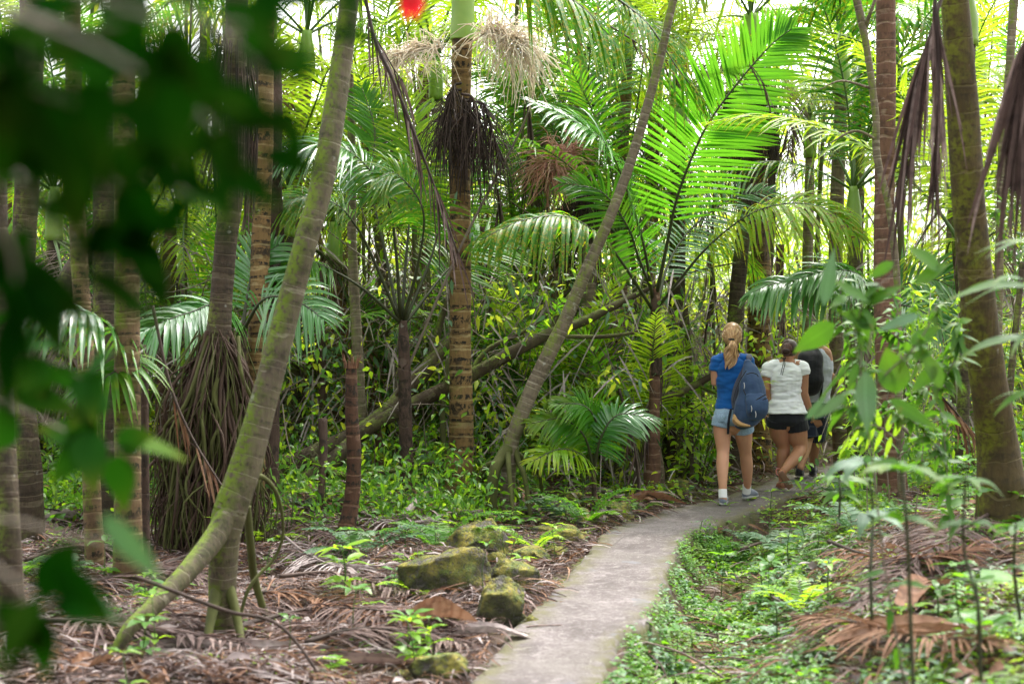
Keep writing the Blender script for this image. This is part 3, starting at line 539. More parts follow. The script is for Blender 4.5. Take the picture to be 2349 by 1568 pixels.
for nm,lab,pts,bk,rg in [
 ('thin_tree','straight greenish pole trunk between the leaning mossy trunk and the young shaggy palm',[(800,120,14.6,18),(806,300,14.6,18),(808,560,14.6,22),(820,800,14.5,26),(828,1000,14.5,28),(832,1160,14.5,34)],'bark_slim',.3),
 ('thin_tree','dark thin trunk with mossy crown of stems right of the leaning mossy trunk',[(735,600,15.2,14),(737,740,15.2,18),(740,900,15.2,20),(742,1100,15.2,26)],'bark_fib',.4),
 ('slender_palm','dead brown column trunk right behind the tallest tan palm',[(1112,520,16.4,26),(1112,700,16.4,30),(1112,900,16.4,32),(1113,1090,16.4,40)],'bark_fib',.14),
 ('thin_tree','thin mossy stem close beside the foot of the tallest tan palm',[(1028,820,14.4,10),(1015,950,14.4,13),(1022,1060,14.4,15),(1026,1120,14.4,16)],'twig',.5),
 ('slender_palm','stout ringed palm trunk seen through the gap right of the slim leaning trunk',[(1352,560,16.6,30),(1350,700,16.6,34),(1346,800,16.6,36),(1343,900,16.6,40),(1338,1020,16.6,50)],'bark_far',.11),
 ('slender_palm','short reddish ringed trunk left of the shaggy young palm',[(868,980,14.6,16),(870,1060,14.6,22),(872,1160,14.6,28)],'bark_red',.1),
 ('dead_tree','grey dead post leaning by the foot of the left fallen logs',[(740,960,12.9,22),(742,1040,12.8,20),(738,1110,12.7,16),(732,1200,12.6,10)],'bark_fib',.6),
 ('thin_tree','thin grey stem right of the stout ringed palm',[(1420,640,18.,12),(1422,800,18.,14),(1424,1000,18.,18)],'bark_slim',.3),
 ('thin_tree','pale bare stem far back between the two young palms',[(1130,640,19.,14),(1128,800,19.,14),(1130,1020,19.,18)],'bark_slim',.3),
 ('dark_sapling','dark mossy pole left of the low palm in the middle right',[(1572,700,16.,12),(1580,820,16.,16),(1584,960,16.,18)],'bark_dark',.3)]:
    if bk=='twig': mt=M['twig_m']
    else: mt=M[bk]
    trunk_thing(nm,lab,'tree' if nm!='slender_palm' else 'palm tree',pts,mt,ring=rg,ringd=.02,bump=.05,sides=12,step=.04)
# fallen logs and big branches in the middle
def limb(name,label,cat,pts,mat,branches=(),foot=False):
    q,r=TP(pts,foot); t=thing(name,label,cat,q[-1]); mb=MB(); tube(mb,q,r,12,110,bump=.1); mb.build('log',mat,t)
    for b in branches:
        mb=MB(); q2,r2=TP(b,False); tube(mb,q2,r2,7,40,bump=.1); mb.build('branch',mat,t)
limb('fallen_tree','mossy fallen tree running up to the right behind the tallest tan palm','fallen tree',
 [(1500,655,15.4,9),(1430,690,15.2,16),(1340,735,15.,22),(1260,765,14.8,26),(1170,810,14.6,30),(1080,860,14.5,32),(1000,900,14.4,30),(900,950,14.3,34),(820,1000,14.2,38),(760,1060,14.,42),(640,1120,13.8,46)],M['log'],
 [[(1080,855,14.5,16),(1120,800,14.6,12),(1200,760,14.8,9),(1300,690,15.,6)],[(1250,770,14.8,12),(1400,770,14.9,9),(1560,740,15.1,6)],[(1260,765,14.8,12),(1290,700,15.,9),(1330,640,15.1,7),(1350,560,15.2,5)],[(1500,655,15.4,7),(1600,620,15.5,5),(1700,600,15.6,3)]],True)
limb('fallen_tree','second mossy log crossing low from the left towards the young shaggy palm','fallen tree',
 [(1090,760,15.,10),(1040,780,14.9,20),(1000,820,14.8,34),(940,890,14.6,38),(880,950,14.4,38),(800,1000,14.2,40),(700,1050,14.,42),(620,1080,13.9,46),(580,1110,13.8,48)],M['log'],
 [[(990,830,14.8,22),(1010,740,14.9,16),(1040,650,15.,12),(1060,570,15.1,10)],[(700,1045,14.,20),(800,1090,13.8,14),(1000,1060,13.7,8)]],True)
limb('fallen_branch','dark bare branch low in the undergrowth beneath the low palm','fallen branch',
 [(1680,830,15.6,8),(1650,850,15.5,14),(1600,880,15.5,16),(1560,900,15.4,16),(1500,940,15.3,18),(1440,985,15.2,20)],M['log'],[[(1600,880,15.5,9),(1640,900,15.4,7),(1680,870,15.3,4)]],True)
limb('fallen_branch','straight dark stick crossing diagonally in front of the trunks on the right','fallen branch',
 [(2010,920,11.4,8),(2060,970,11.3,10),(2120,1020,11.2,12),(2150,1050,11.2,10)],M['twig'],(),False)
limb('fallen_branch','long dark leaf stalk lying across the litter in front of the forked trunk','fallen branch',
 [(310,1320,7.1,8),(400,1355,7.,10),(520,1400,6.9,10),(650,1440,6.85,8),(780,1480,6.8,5)],M['drydark'],(),True)
# ------------------------------------------------------------------ the grove behind
def arch(L,e0,e1,n=7):
    p=[A(0,0,0)]; 
    for i in range(n-1):
        e=R(e0+(e1-e0)*((i+.5)/(n-1))**1.2); p.append(p[-1]+A(math.cos(e),rng.normal()*.03,math.sin(e))*L/(n-1))
    return np.array(p)
FV={}
def fvar(key,L,e0,e1,l,W,n,droop,leafm,sick=0.,seg=4,across=3,**k):
    m=MB(); p=arch(L,e0,e1); frond(m,p,L=l,W=W,n=n,droop=droop,seg=seg,nrm=(-.35,0,1),sick=sick,across=across,**k)
    FV.setdefault(key,[]).append(m.mesh('frond',[M[leafm],M['stalk']]))
for lm in ('palm','palm_b','palm_w','palm_d'):
    fvar('up',2.5,82,35,.62,.0145,40,.25,lm,.3); fvar('mid',2.6,62,-10,.62,.0145,42,.4,lm,.5); fvar('mid',2.4,50,5,.55,.014,40,.3,lm,.2); fvar('low',2.4,30,-50,.6,.0145,40,.6,lm,.8)
for s_ in range(3): fvar('dead',2.2,-20,-88,.6,.011,36,.9,'dry',seg=4,fold=.5)
for s_ in range(2): fvar('dead',2.0,-50,-90,.5,.009,34,.9,'dryrust',seg=4,fold=.5)
NV={k:len(v) for k,v in FV.items()}
REG=[(-200,130,'near the left edge'),(130,260,'left of the root cone'),(260,360,'beyond the leaning mossy trunk'),(360,440,'behind the shaggy young palm'),(440,520,'right behind the tallest tan palm'),(520,610,'behind the slim leaning trunk'),(610,700,'behind the low bright palm'),(700,790,'beyond the two women'),(790,880,'beyond the man in plaid shorts'),(880,960,'behind the red ringed palm'),(960,1300,'beyond the thickest trunk')]
def region(x,Y):
    px=512+x/Y*F
    for a,b,s in REG:
        if px<b: return s
    return REG[-1][2]
def put(me,parent,loc,rot,sc,name):
    o=bpy.data.objects.new(name,me); COL.objects.link(o); o.parent=parent; o.location=[float(q) for q in loc]; o.rotation_euler=rot; o.scale=(sc,sc,sc); return o
BARKS=['bark_far','bark_tan','bark_slim','bark_dark','bark_red','bark_str']
def fnames(k): return 'frond' if k!='dead' else 'dead_frond'
def pick(k,leafm=None):
    v=FV[k]
    if leafm and k!='dead':
        c=[m for m in v if m.materials[0]==M[leafm]]; 
        return random.choice(c or v)
    return random.choice(v)
def palm(x,Y,h,rad=.09,nf=9,leafm=None,bark=None,sc=1.,label=None,group='palms of the background grove',dead=1,shaft=True,lean=None,infl=None):
    z0=gz(x,Y)-.08; lx=(rng.normal()*.05*h if lean is None else lean); ly=rng.normal()*.04*h
    base=A(x,Y,z0); top=A(x+lx,Y+ly,z0+h)
    bark=bark or random.choice(BARKS)
    if label is None:
        hh='tall' if h>4.5 else ('medium' if h>2 else 'low'); dd='nearer' if Y<21 else 'far'
        bw={'bark_far':'grey','bark_tan':'tan','bark_slim':'pale','bark_dark':'dark','bark_red':'reddish','bark_str':'brown'}[bark]
        label=f'{hh} {bw} stemmed palm in the {dd} grove {region(x,Y)}'
    t=thing('grove_palm',label,'palm tree',base,group)
    mb=MB(); mid=(base+top)/2+A(rng.normal()*.03*h,0,0)
    tube(mb,[base,mid,top],[rad*1.35,rad,rad*.95,rad*.85],10,max(8,int(h/.12)),bump=.03,ring=.12,ringd=.03); mb.build('trunk',M[bark],t)
    crown=top
    if shaft and h>1.5:
        mb=MB(); crown=top+A(lx*.05,0,.55); tube(mb,[top-A(0,0,.02),top+A(0,0,.25),crown],[rad*1.15,rad*1.2,rad*.6],10,10,bump=.04); mb.build('crownshaft',M['shaft'],t)
    a0=rng.random()*6.28; loc=crown-base-A(0,0,.05)
    for i in range(nf):
        u=i/nf; k='up' if u<.3 else ('mid' if u<.75 else 'low')
        put(pick(k,leafm),t,loc,(rng.normal()*.12,rng.normal()*.1,a0+i*2.4+rng.normal()*.2),sc*(.85+.3*rng.random()),'frond')
    for i in range(dead): put(pick('dead'),t,loc-A(0,0,.5 if shaft else .05),(0,0,rng.random()*6.28),sc*(.8+.3*rng.random()),'dead_frond')
    if infl:
        for i in range(2):
            a=rng.random()*6.28; d=A(math.cos(a),-abs(math.sin(a)),0); c=top+A(0,0,-.05)
            spray([c,c+d*.25+A(0,0,.05),c+d*.5,c+d*.7-A(0,0,.1)],120,.5,M[infl],t,droop=.6,spread=.8)
    return t
def palm_at(u,v,Y,ub=None,**k):
    c=P(u,v,Y); b=P(ub if ub is not None else u,0,Y); z0=gz(b[0],Y); h=max(.4,c[2]-z0-.5); return palm(b[0],Y,h,lean=c[0]-b[0],**k)
# crowns one can pick out
EX=[(1330,130,18.5,1325,'palm','bark_far','palm with a thick green crownshaft and spotted fronds above the slim leaning trunk',None,.11),
 (1735,10,18.,1740,'palm_b','bark_tan','palm with a bright yellow green crownshaft at the top above the blonde woman',None,.13),
 (1240,230,19.5,1236,'palm','bark_far','palm with green crownshaft and a dead frond just right of the tallest tan palm','cream',.1),
 (1345,420,17.6,1350,'palm_w','bark_dark','dark palm bearing a pink flower spray behind the slim leaning trunk','pink',.1),
 (2035,-120,12.4,2034,'palm','bark_red','',None,.0),
 (600,-60,15.,602,'palm','bark_dark','tall palm whose crown closes the top beside the leaning mossy trunk',None,.09),
 (700,60,17.,690,'palm_w','bark_far','palm with pale green fronds just right of the leaning mossy trunk',None,.09),
 (860,330,17.5,865,'palm_b','bark_slim','bright palm in the gap left of the tallest tan palm',None,.07),
 (1000,120,18.,1010,'palm_b','bark_slim','palm filling the top left of the tallest tan palm',None,.08),
 (2250,-60,13.5,2300,'palm_d','bark_dark','dark leaved palm over the top right corner',None,.09),
 (1930,100,17.,1935,'palm','bark_far','palm hanging long drooping fronds between the two bright crowns at the right',None,.09),
 (1860,260,19.5,1862,'palm_b','bark_slim','glowing yellow green palm in the clearing above the walkers',None,.08),
 (2210,560,13.,2204,'palm_b','bark_fib','low palm with yellow green fronds just right of the thickest trunk',None,.06),
 (1440,30,19.,1450,'palm_b','bark_far','palm at the top between the slim leaning trunk and the central crowns',None,.09),
 (420,560,17.,425,'palm_b','bark_red','palm with hanging yellow spotted fronds behind the root cone',None,.08),
 (120,420,15.,120,'palm','bark_dark','palm behind the dark tree at the left edge',None,.08),
 (660,420,16.,655,'palm_b','bark_dark','palm whose fronds fan out just behind the leaning mossy trunk',None,.07),
 (1190,620,18.,1190,'palm','bark_far','low palm behind the fallen mossy tree',None,.07),
 (1960,420,16.,1965,'palm_d','bark_dark','dark leaved palm left of the red ringed palm',None,.08)]
for (u,v,Y,ub,lm,bk,lab,infl,rad) in EX:
    if not lab: continue
    t_=palm_at(u,v,Y,ub,leafm=lm,bark=bk if bk!='bark_fib' else 'bark_dark',label=lab,group=None,rad=rad,nf=9,dead=4 if u<1850 else 0,infl=infl if infl!='pink' else None)
    if infl=='pink':
        spray([P(1345,380,17.4),P(1310,350,16.9),P(1275,360,16.6),P(1250,385,16.5)],260,.55,M['pink'],t_,r0=.006,droop=.3); spray([P(1350,400,17.4),P(1345,440,17.1),P(1325,480,17.)],160,.5,M['drydark'],t_,droop=1.)
# crown of the tallest tan palm and the red ringed palm (above the frame)
for own,(u,v,Y) in ((MAIN,(1064,-420,14.)),):
    loc=P(u,v,Y)-np.array(origin_of(own))
    for i in range(9): put(pick(['up','mid','low'][i//3],'palm'),own,loc,(0,.1*rng.normal(),i*2.4),1.,'frond')
for (own,q_,r_),nf in ((LEAN,9),(PA,9),(PB,8),(PC,9),(PD,10)):  # crowns added out of view on the near trunks to shade the foreground
    loc=q_[0]-np.array(origin_of(own)); a0=rng.random()*6
    for i in range(nf): put(pick('up' if i<4 else 'mid','palm'),own,loc,(0,.1*rng.normal(),a0+i*2.4),1.1,'frond')
# the rest of the grove
cnt=0; tries=0; pos=[]
while cnt<60 and tries<4000:
    tries+=1
    Y=15.3+rng.random()**1.1*11; x=(rng.random()*2-1)*(.40*Y+1)
    if abs(pathdist(np.array([x]),np.array([Y]))[0])<1.1 and Y<19.5: continue
    if 690<512+x/Y*F<945 and Y<18.8: continue
    if any((x-a)**2+(Y-b)**2<.8 for a,b in pos): continue
    pos.append((x,Y)); cnt+=1
    h=random.choice([.3,.4,.6,.8,1.1,1.4,1.9,2.4,3.2,4.2,5.5]) if Y<24 else random.choice([.6,1.,1.5,2.5,3.5,4.5,6,7.5])
    palm(x,Y,h,rad=.05+.015*min(h,4),nf=8 if h>1 else 7,leafm=random.choice(['palm','palm','palm_b','palm_b','palm_b','palm_w'] if Y<21 else ['palm_b','palm_b','palm_b','palm','palm_w']),dead=3 if h>1 else 1,shaft=h>2,sc=.9 if h>1 else .75)
for i in range(16):
    Y=14.6+rng.random()*3.2; x=(( 300+360*rng.random())-512)/F*Y
    palm(x,Y,.3+.9*rng.random(),rad=.04,nf=7,leafm=random.choice(['palm','palm_b','palm_w']),dead=0,shaft=False,sc=.55+.2*rng.random(),label=f'small feathery palm in the low undergrowth {region(x,Y)}')
# slender bare poles deep in the grove
for i in range(95):
    Y=15.+rng.random()*11; x=(rng.random()*2-1)*(.38*Y+.5)
    if abs(pathdist(np.array([x]),np.array([Y]))[0])<.8 and Y<19.5: continue
    h=2+6*rng.random(); b=A(x,Y,gz(x,Y)-.05); r=.012+.03*rng.random()
    dd='nearer' if Y<21 else 'far'
    t=thing('sapling_pole',f'thin bare sapling in the {dd} grove {region(x,Y)}','tree',b,'thin bare saplings in the grove')
    mb=MB(); tp=b+A(rng.normal()*.3,rng.normal()*.3,h); tube(mb,[b,(b+tp)/2+rpt(1,.12)[0],tp],[r*1.2,r,r*.6],7,24,bump=.08); mb.build('stem',M[random.choice(['twig','twig_m','twig_m'])],t)
    k=int(40+60*rng.random()); q=b+(tp-b)*(.35+.65*rng.random((k,1)))+rpt(k,.35); mb=MB()
    leaves(mb,q,rpt(k)+A(0,0,-.3),A(0,-.4,1),.09+.08*rng.random(k),.022,.3,3,'ovate',across=3); mb.build('foliage',M[random.choice(['shrub','shrub_b','shrub_y'])],t)
# thicket: the uncountable understorey
def clumps(N,nc,xf,yf,zf,sd):
    c=np.stack([xf(nc),yf(nc),np.zeros(nc)],1); zz=zf(nc); c[:,2]=ground(c[:,0],c[:,1])+zz
    k=rng.integers(0,nc,N); p=c[k]+rng.normal(size=(N,3))*np.array(sd); return p,rng.random(nc)[k]
def Xr(y,n,k=.40,o=1.): return (rng.random(n)*2-1)*(k*y+o)
def thicket(name,label,mats,N,nc,y0,y1,zf,sd,Lr,W,cat='undergrowth',prof='ovate',seg=3,across=3,dro=.3,keep=.55):
    yy=y0+(y1-y0)*rng.random(nc); xx=Xr(yy,nc); dd=np.abs(pathdist(xx,yy)); ok=(dd>keep+sd[0]*1.2)|(yy>20.5); yy,xx=yy[ok],xx[ok]; nc=len(xx)
    p,tn=clumps(N,nc,lambda n:xx,lambda n:yy,zf,sd); g_=ground(p[:,0],p[:,1]); p[:,2]=np.maximum(p[:,2],g_+.02+.15*rng.random(N))
    mb=MB(); m=len(mats); mi=rng.integers(0,m,N)
    for j in range(m):
        s=mi==j; n=s.sum(); leaves(mb,p[s],rpt(n)+A(0,-.1,.1),rpt(n,.6)+A(0,-.3,1),Lr[0]+(Lr[1]-Lr[0])*rng.random(n),W,dro,seg,prof,across=across,tint=np.clip(tn[s]*.6+rng.random(n)*.4,0,1),mi=j)
    o=mb.build(name,[M[q] for q in mats],None); tag(o,label,cat,kind='stuff')
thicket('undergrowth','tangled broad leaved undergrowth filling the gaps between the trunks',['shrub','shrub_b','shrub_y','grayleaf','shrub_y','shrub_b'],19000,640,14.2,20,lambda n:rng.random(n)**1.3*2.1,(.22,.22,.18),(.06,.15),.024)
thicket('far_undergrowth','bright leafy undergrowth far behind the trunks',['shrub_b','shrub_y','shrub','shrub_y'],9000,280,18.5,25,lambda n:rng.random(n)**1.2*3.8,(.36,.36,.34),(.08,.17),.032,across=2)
thicket('distant_forest','forest foliage closing the view, its sunlit paleness put into the leaf colour',['shrub_y','shrub_b','shrub_y'],9000,260,30,46,lambda n:rng.random(n)*11,(.9,.8,.8),(.18,.42),.07,cat='forest',across=2)
thicket('low_undergrowth','fresh low plants covering the ground under the trunks at the left and middle',['cover','shrub','cover','shrub_b'],16000,420,11.8,15.,lambda n:rng.random(n)**2*.5,(.22,.22,.1),(.05,.11),.016,keep=1.2)
# strap leaves = palm leaflets seen far off, and twig tangle
mb=MB(); N=9000; yy=18+rng.random(N)*16; xx=Xr(yy,N); p=np.stack([xx,yy,ground(xx,yy)+.4+rng.random(N)*7],1)
leaves(mb,p,rpt(N)+A(0,0,-.2),rpt(N,.5)+A(0,-.5,1),.4+.4*rng.random(N),.018,.5,3,'strip',across=2)
tag(mb.build('strap_foliage',M['palm_b'],None),'strap shaped palm leaflets hanging far back in the grove','foliage',kind='stuff')
mb=MB()
for i in range(1700):
    Y=14.2+rng.random()**1.4*10; x=float(Xr(np.array([Y]),1)[0])
    if abs(pathdist(np.array([x]),np.array([Y]))[0])<2.2 and Y<19: continue
    b=A(x,Y,gz(x,Y)+rng.random()*2.2); d=nrmz(rng.normal(size=3)*A(1,.6,1)+A(0,0,.4)); l=.5+1.6*rng.random()
    tube(mb,[b,b+d*l*.3+rpt(1,.08)[0],b+d*l*.65+rpt(1,.12)[0],b+d*l+rpt(1,.15)[0]-A(0,0,.1)],[.007,.006,.004,.002],4,9,cap=False)
tag(mb.build('twig_tangle',M['twig'],None),'tangle of thin twigs and vines among the background stems','twigs',kind='stuff')
mb=MB(); N=6500; yy=14.4+rng.random(N)*9; xx=Xr(yy,N); d_=np.abs(pathdist(xx,yy)); s=(d_>.8)|(yy>20); xx,yy=xx[s],yy[s]; N=len(xx)
p=np.stack([xx,yy,ground(xx,yy)+.1+rng.random(N)**1.5*2.4],1); leaves(mb,p,rpt(N)*A(1,1,.5)+A(0,0,-1),rpt(N,.5)+A(0,-1,0),.3+.5*rng.random(N),.011,.3,4,'strip',tint=.4+.6*rng.random(N))
tag(mb.build('hanging_dead_leaflets',M['drypale'],None),'dry brown leaflets caught hanging in the undergrowth','dead leaves',kind='stuff')

# more leafy bushes one can tell apart in the middle distance
for i in range(44):
    Y=14.3+rng.random()*5.5; x=float(Xr(np.array([Y]),1)[0]); d=float(pathdist(np.array([x]),np.array([Y]))[0])
    if abs(d)<.9: continue
    b=A(x,Y,gz(x,Y)-.03); h=.7+1.6*rng.random(); dd='nearer' if Y<16.5 else 'far'; hh='tall' if h>1.6 else 'low'
    t=thing('leafy_bush',f'{hh} many stemmed leafy bush in the {dd} undergrowth {region(x,Y)}','bush',b,'leafy bushes between the trunks'); mb=MB(); m=MB(); L=.07+.09*rng.random()
    for q in range(6):
        e=b+A(rng.normal()*.35,rng.normal()*.3,h*(.6+.5*rng.random())); c=tube(mb,[b,(b+e)/2+rpt(1,.08)[0],e],[.010,.007,.003],5,14,cap=False); k=rng.integers(5,14,34); p=c[k]+rpt(34,.07)
        leaves(m,p,rpt(34)*A(1,1,.5)+A(0,0,.1),A(0,-.2,1)+rpt(34,.3),L*(.6+.7*rng.random(34)),L*.2,.35,5,'ovate',fold=.2)
    mb.build('stem',M['twig_m'],t); m.build('foliage',M[random.choice(['shrub','shrub_b','shrub_b','shrub_y','grayleaf'])],t)

for i in range(46):
    Y=13.8+rng.random()*6; x=float(Xr(np.array([Y]),1)[0]); x2=x+rng.normal()*1.2
    if min(abs(float(pathdist(np.array([q]),np.array([Y]))[0])) for q in (x,x2,(x+x2)/2))<1.6 and Y<19: continue
    z0=gz(x,Y)+rng.random()*1.0; b=A(x,Y,z0); e=A(x2,Y+rng.normal()*.5,z0+.6+rng.random()*3); m_=(b+e)/2; dd='nearer' if Y<16.5 else 'far'
    t=thing('vine',f'crooked bare vine looping through the {dd} undergrowth {region(x,Y)}','vine',b,'vines among the trunks'); mb=MB(); r_=.006+.012*rng.random()
    tube(mb,[b,m_+A(rng.normal()*.3,0,-.3*rng.random()),m_*.4+e*.6+A(rng.normal()*.25,.1,rng.normal()*.2),e],[r_*1.3,r_,r_*.9,r_*.6],7,40,bump=.12); mb.build('stem',M[random.choice(['twig','twig_m','log'])],t)
    m=MB(); c=rng.random((16,1)); p=b*(1-c)+e*c+rpt(16,.12); leaves(m,p,rpt(16)+A(0,0,-.3),A(0,-.4,1),.08+.05*rng.random(16),.02,.3,4,'ovate'); m.build('foliage',M['grayleaf'],t)
# ------------------------------------------------------------------ floor of the forest
def gp(u,v):
    """ground point seen in direction (u,v)"""
    d=A((u/2.2939-512)/F,1,-(v/2.2939-341.5)/F); ys=np.linspace(3,30,1400); z=ground(d[0]*ys,ys); s=np.where(CAMZ+d[2]*ys<=z)[0]
    Y=ys[s[0]] if len(s) else 25.
    return A(d[0]*Y,Y,gz(d[0]*Y,Y))
# litter of dry leaflets and frond scraps
def litter(N,xf,ymin,ymax,mats,Lr,W,keep,name,label,lift=.03,pr='strip',wet=None,seg=4):
    yy=ymin+(ymax-ymin)*rng.random(N)**1.1; xx=xf(yy,N); d=pathdist(xx,yy); ok=keep(xx,yy,d); xx,yy,d=xx[ok],yy[ok],d[ok]; N=len(xx)
    z=ground(xx,yy,d)+.004+lift*rng.random(N)**2*3; p=np.stack([xx,yy,z],1); mb=MB(); mi=rng.integers(0,len(mats),N)
    # gusts: neighbouring strips roughly share a direction
    a=2.2*np.sin(xx*1.3+yy*.7)+1.7*np.sin(yy*2.1-xx)+rng.normal(size=N)*.75
    for j in range(len(mats)):
        s=mi==j; n=s.sum(); dv=np.stack([np.cos(a[s]),np.sin(a[s])*.8,rng.normal(size=n)*.16+.08],1)
        l=Lr[0]+(Lr[1]-Lr[0])*rng.random(n)**1.5
        leaves(mb,p[s],dv,A(0,0,1)+rpt(n,.45),l,W*(.5+rng.random(n)),.25+.25*rng.random(n),seg,pr,fold=.5,mi=j,curl=rng.normal(size=n)*.25)
    return tag(mb.build(name,[M[q] for q in mats],None),label,'leaf litter',kind='stuff')
uni=lambda y,n:(rng.random(n)*2-1)*(.40*y+.6)
litter(52000,lambda y,n:-rng.random(n)*(.42*y+.4)+.35*(y-6)*.5+.2,5.2,13.5,['dry','dry','dryrust','drypale'],(.05,.34),.0055,lambda x,y,d:(d<-.36)&(rng.random(len(d))<.95),'leaf_litter','dry brown palm leaflets strewn over the ground left of the path')
litter(30000,uni,3.8,12.5,['dry','dryrust','dry','dryrust','drypale'],(.06,.4),.006,lambda x,y,d:(d>.42)&(rng.random(len(d))<np.clip((d-.3)*.9,.35,1)),'leaf_litter','dry fronds and brown scraps covering the bank right of the path')
litter(9000,uni,12.5,19,['dry','dry','dryrust','drypale'],(.08,.4),.012,lambda x,y,d:(np.abs(d)>.42),'leaf_litter','dry litter on the ground between the farther trunks',.05)
litter(9000,uni,4.5,16,['dry','drypale','dryrust'],(.03,.16),.009,lambda x,y,d:(np.abs(d)<.44)&(rng.random(len(d))<.22+2.2*np.abs(d)**1.5),'path_litter','small dry leaf scraps scattered on the path',.0,seg=3)
# broad dry leaves
litter(900,uni,5,13,['dry','drypale','dryrust'],(.05,.14),.022,lambda x,y,d:(np.abs(d)>.45),'broad_dead_leaves','curled broad dead leaves lying among the litter',.04,'ovate')
mb=MB()
for i in range(900):   # sticks and stripped leaf stalks
    Y=5.2+rng.random()*8.5; x=float(uni(np.array([Y]),1)[0]); d=float(pathdist(np.array([x]),np.array([Y]))[0])
    if abs(d)<.42: continue
    z=gz(x,Y); a=rng.random()*6.28; l=.15+.55*rng.random()**2; e=A(x+l*math.cos(a),Y+l*.8*math.sin(a),0); e[2]=gz(e[0],e[1])+.02+.05*rng.random(); m=(A(x,Y,z)+e)/2+A(0,0,.02)+rpt(1,.015)[0]; r_=.002+.004*rng.random()
    tube(mb,[A(x,Y,z+.01),m,e],[r_,r_,r_*.6],4,7,cap=False,tint=rng.random())
tag(mb.build('fallen_twigs',M['dry'],None),'thin fallen twigs and leaf stalks lying in the litter','twigs',kind='stuff')
# green ground cover
def cover(N,nc,xf,y0,y1,keep,mats,Lr,W,name,label,h=.06,sd=.09):
    yy=y0+(y1-y0)*rng.random(nc); xx=xf(yy,nc); d=pathdist(xx,yy); ok=keep(xx,yy,d); xx,yy=xx[ok],yy[ok]; nc=len(xx); k=rng.integers(0,nc,N)
    px=xx[k]+rng.normal(size=N)*sd; py=yy[k]+rng.normal(size=N)*sd; d=pathdist(px,py); ok=np.abs(d)>.33; px,py,k=px[ok],py[ok],k[ok]; N=len(px)
    z=ground(px,py)+h*rng.random(N)*(.4+.9*((k*7919)%13)/13); a=rng.random(N)*6.28; mb=MB(); mi=(k%len(mats)); 
    dv=np.stack([np.cos(a),np.sin(a),.25+.5*rng.random(N)],1); p=np.stack([px,py,z],1)
    for j in range(len(mats)):
        s=mi==j; n=s.sum(); 
        if n: leaves(mb,p[s],dv[s],A(0,0,1)+rpt(n,.3),Lr[0]+(Lr[1]-Lr[0])*rng.random(n),W*(.6+.7*rng.random(n)),.5,3,'ovate',fold=.2,mi=j,tint=np.clip(((k[s]*31)%10)/14+rng.random(n)*.35,0,1))
    return tag(mb.build(name,[M[q] for q in mats],None),label,'ground cover',kind='stuff')
cover(42000,1900,uni,5.0,13.5,lambda x,y,d:(d>.42)&(np.sin(x*3.1+y*1.7)+np.sin(y*2.9-x*1.3)>-1.3)&(rng.random(len(d))<np.exp(-np.maximum(d-.9,0)*.5)),['cover','shrub','cover','shrub_b','grayleaf'],(.02,.095),.013,'ground_cover','mixed green weeds filling the dip right of the path',.09)
cover(5000,200,lambda y,n:np.interp(y,[r[1] for r in RE],[r[0] for r in RE])+.02+.2*rng.random(n),5.5,12.5,lambda x,y,d:(d>.2)&(np.sin(y*2.3)+np.sin(y*5.1+1)>-.3),['cover','shrub','cover'],(.018,.045),.010,'moss_plants','tiny creeping plants growing along the right edge of the path',.12,.06)
cover(9000,420,uni,6.0,14.,lambda x,y,d:(d<-.45)&(rng.random(len(d))<.4+.5*(y>11)),['cover','shrub','shrub_b'],(.02,.055),.010,'ground_cover','scattered small green plants in the litter left of the path',.07)
cover(16000,520,uni,12.5,19.,lambda x,y,d:np.abs(d)>.4,['cover','cover','shrub','shrub_b'],(.03,.08),.015,'ground_cover','lush low weeds beside the far stretch of the path',.2,.14)
cover(7000,110,lambda y,n:.25+1.1*rng.random(n),4.9,7.2,lambda x,y,d:d>.4,['cover'],(.035,.06),.015,'creeping_weeds','dark green creeping weeds in the bottom right beside the path',.12,.1)
# rocks
def rock(u,v,w,h,label,dep=.8,seed=0,sink=.25,group=None,name='mossy_rock'):
    r_=np.random.default_rng(seed); c=gp(u,v+h*.42); s=1/2.2939/F*c[1]; W=w*s/2; H=h*s*.66; W*=1.1; D=W*dep
    n,m=72,50; th=np.linspace(0,2*PI,n,endpoint=False); ph=np.linspace(-PI/2+.02,PI/2-.02,m); q=lambda x,e:np.sign(x)*np.abs(x)**(e+.12)
    TH,PH=np.meshgrid(th,ph); v_=np.stack([q(np.cos(PH),.85)*q(np.cos(TH),.9),q(np.cos(PH),.85)*q(np.sin(TH),.9),q(np.sin(PH),.9)],-1).reshape(-1,3)
    for i in range(13):
        nn=nrmz(r_.normal(size=3)+A(0,-.1,.25)); dd=.58+.28*r_.random(); e=v_@nn-dd; v_=v_-nn*np.maximum(e,0)[:,None]*.96
    nz=np.array([mnoise.fractal(Vector(p*1.7+seed),.9,2.,5) for p in v_]); v_=v_*(1+.11*nz)[:,None]
    v_=v_*A(W*1.15,D,H*1.3); a=r_.normal()*.2; ca,sa=math.cos(a),math.sin(a); v_=v_@np.array([[ca,sa,0],[-sa,ca,0],[0,0,1]])
    v_=v_+c+A(0,D*.6,H*.36)
    i=np.arange(m-1)[:,None]*n; j=np.arange(n)[None]; k=(j+1)%n; f=np.stack([i+j,i+k,i+n+k,i+n+j],-1).reshape(-1,4)
    mb=MB(); mb.add(v_,f,np.zeros_like(v_)); o=c
    t=mb.mesh(name,M['rock'],o); ob=bpy.data.objects.new(name,t); COL.objects.link(ob); ob.location=[float(z) for z in o]; return tag(ob,label,'rock',group)
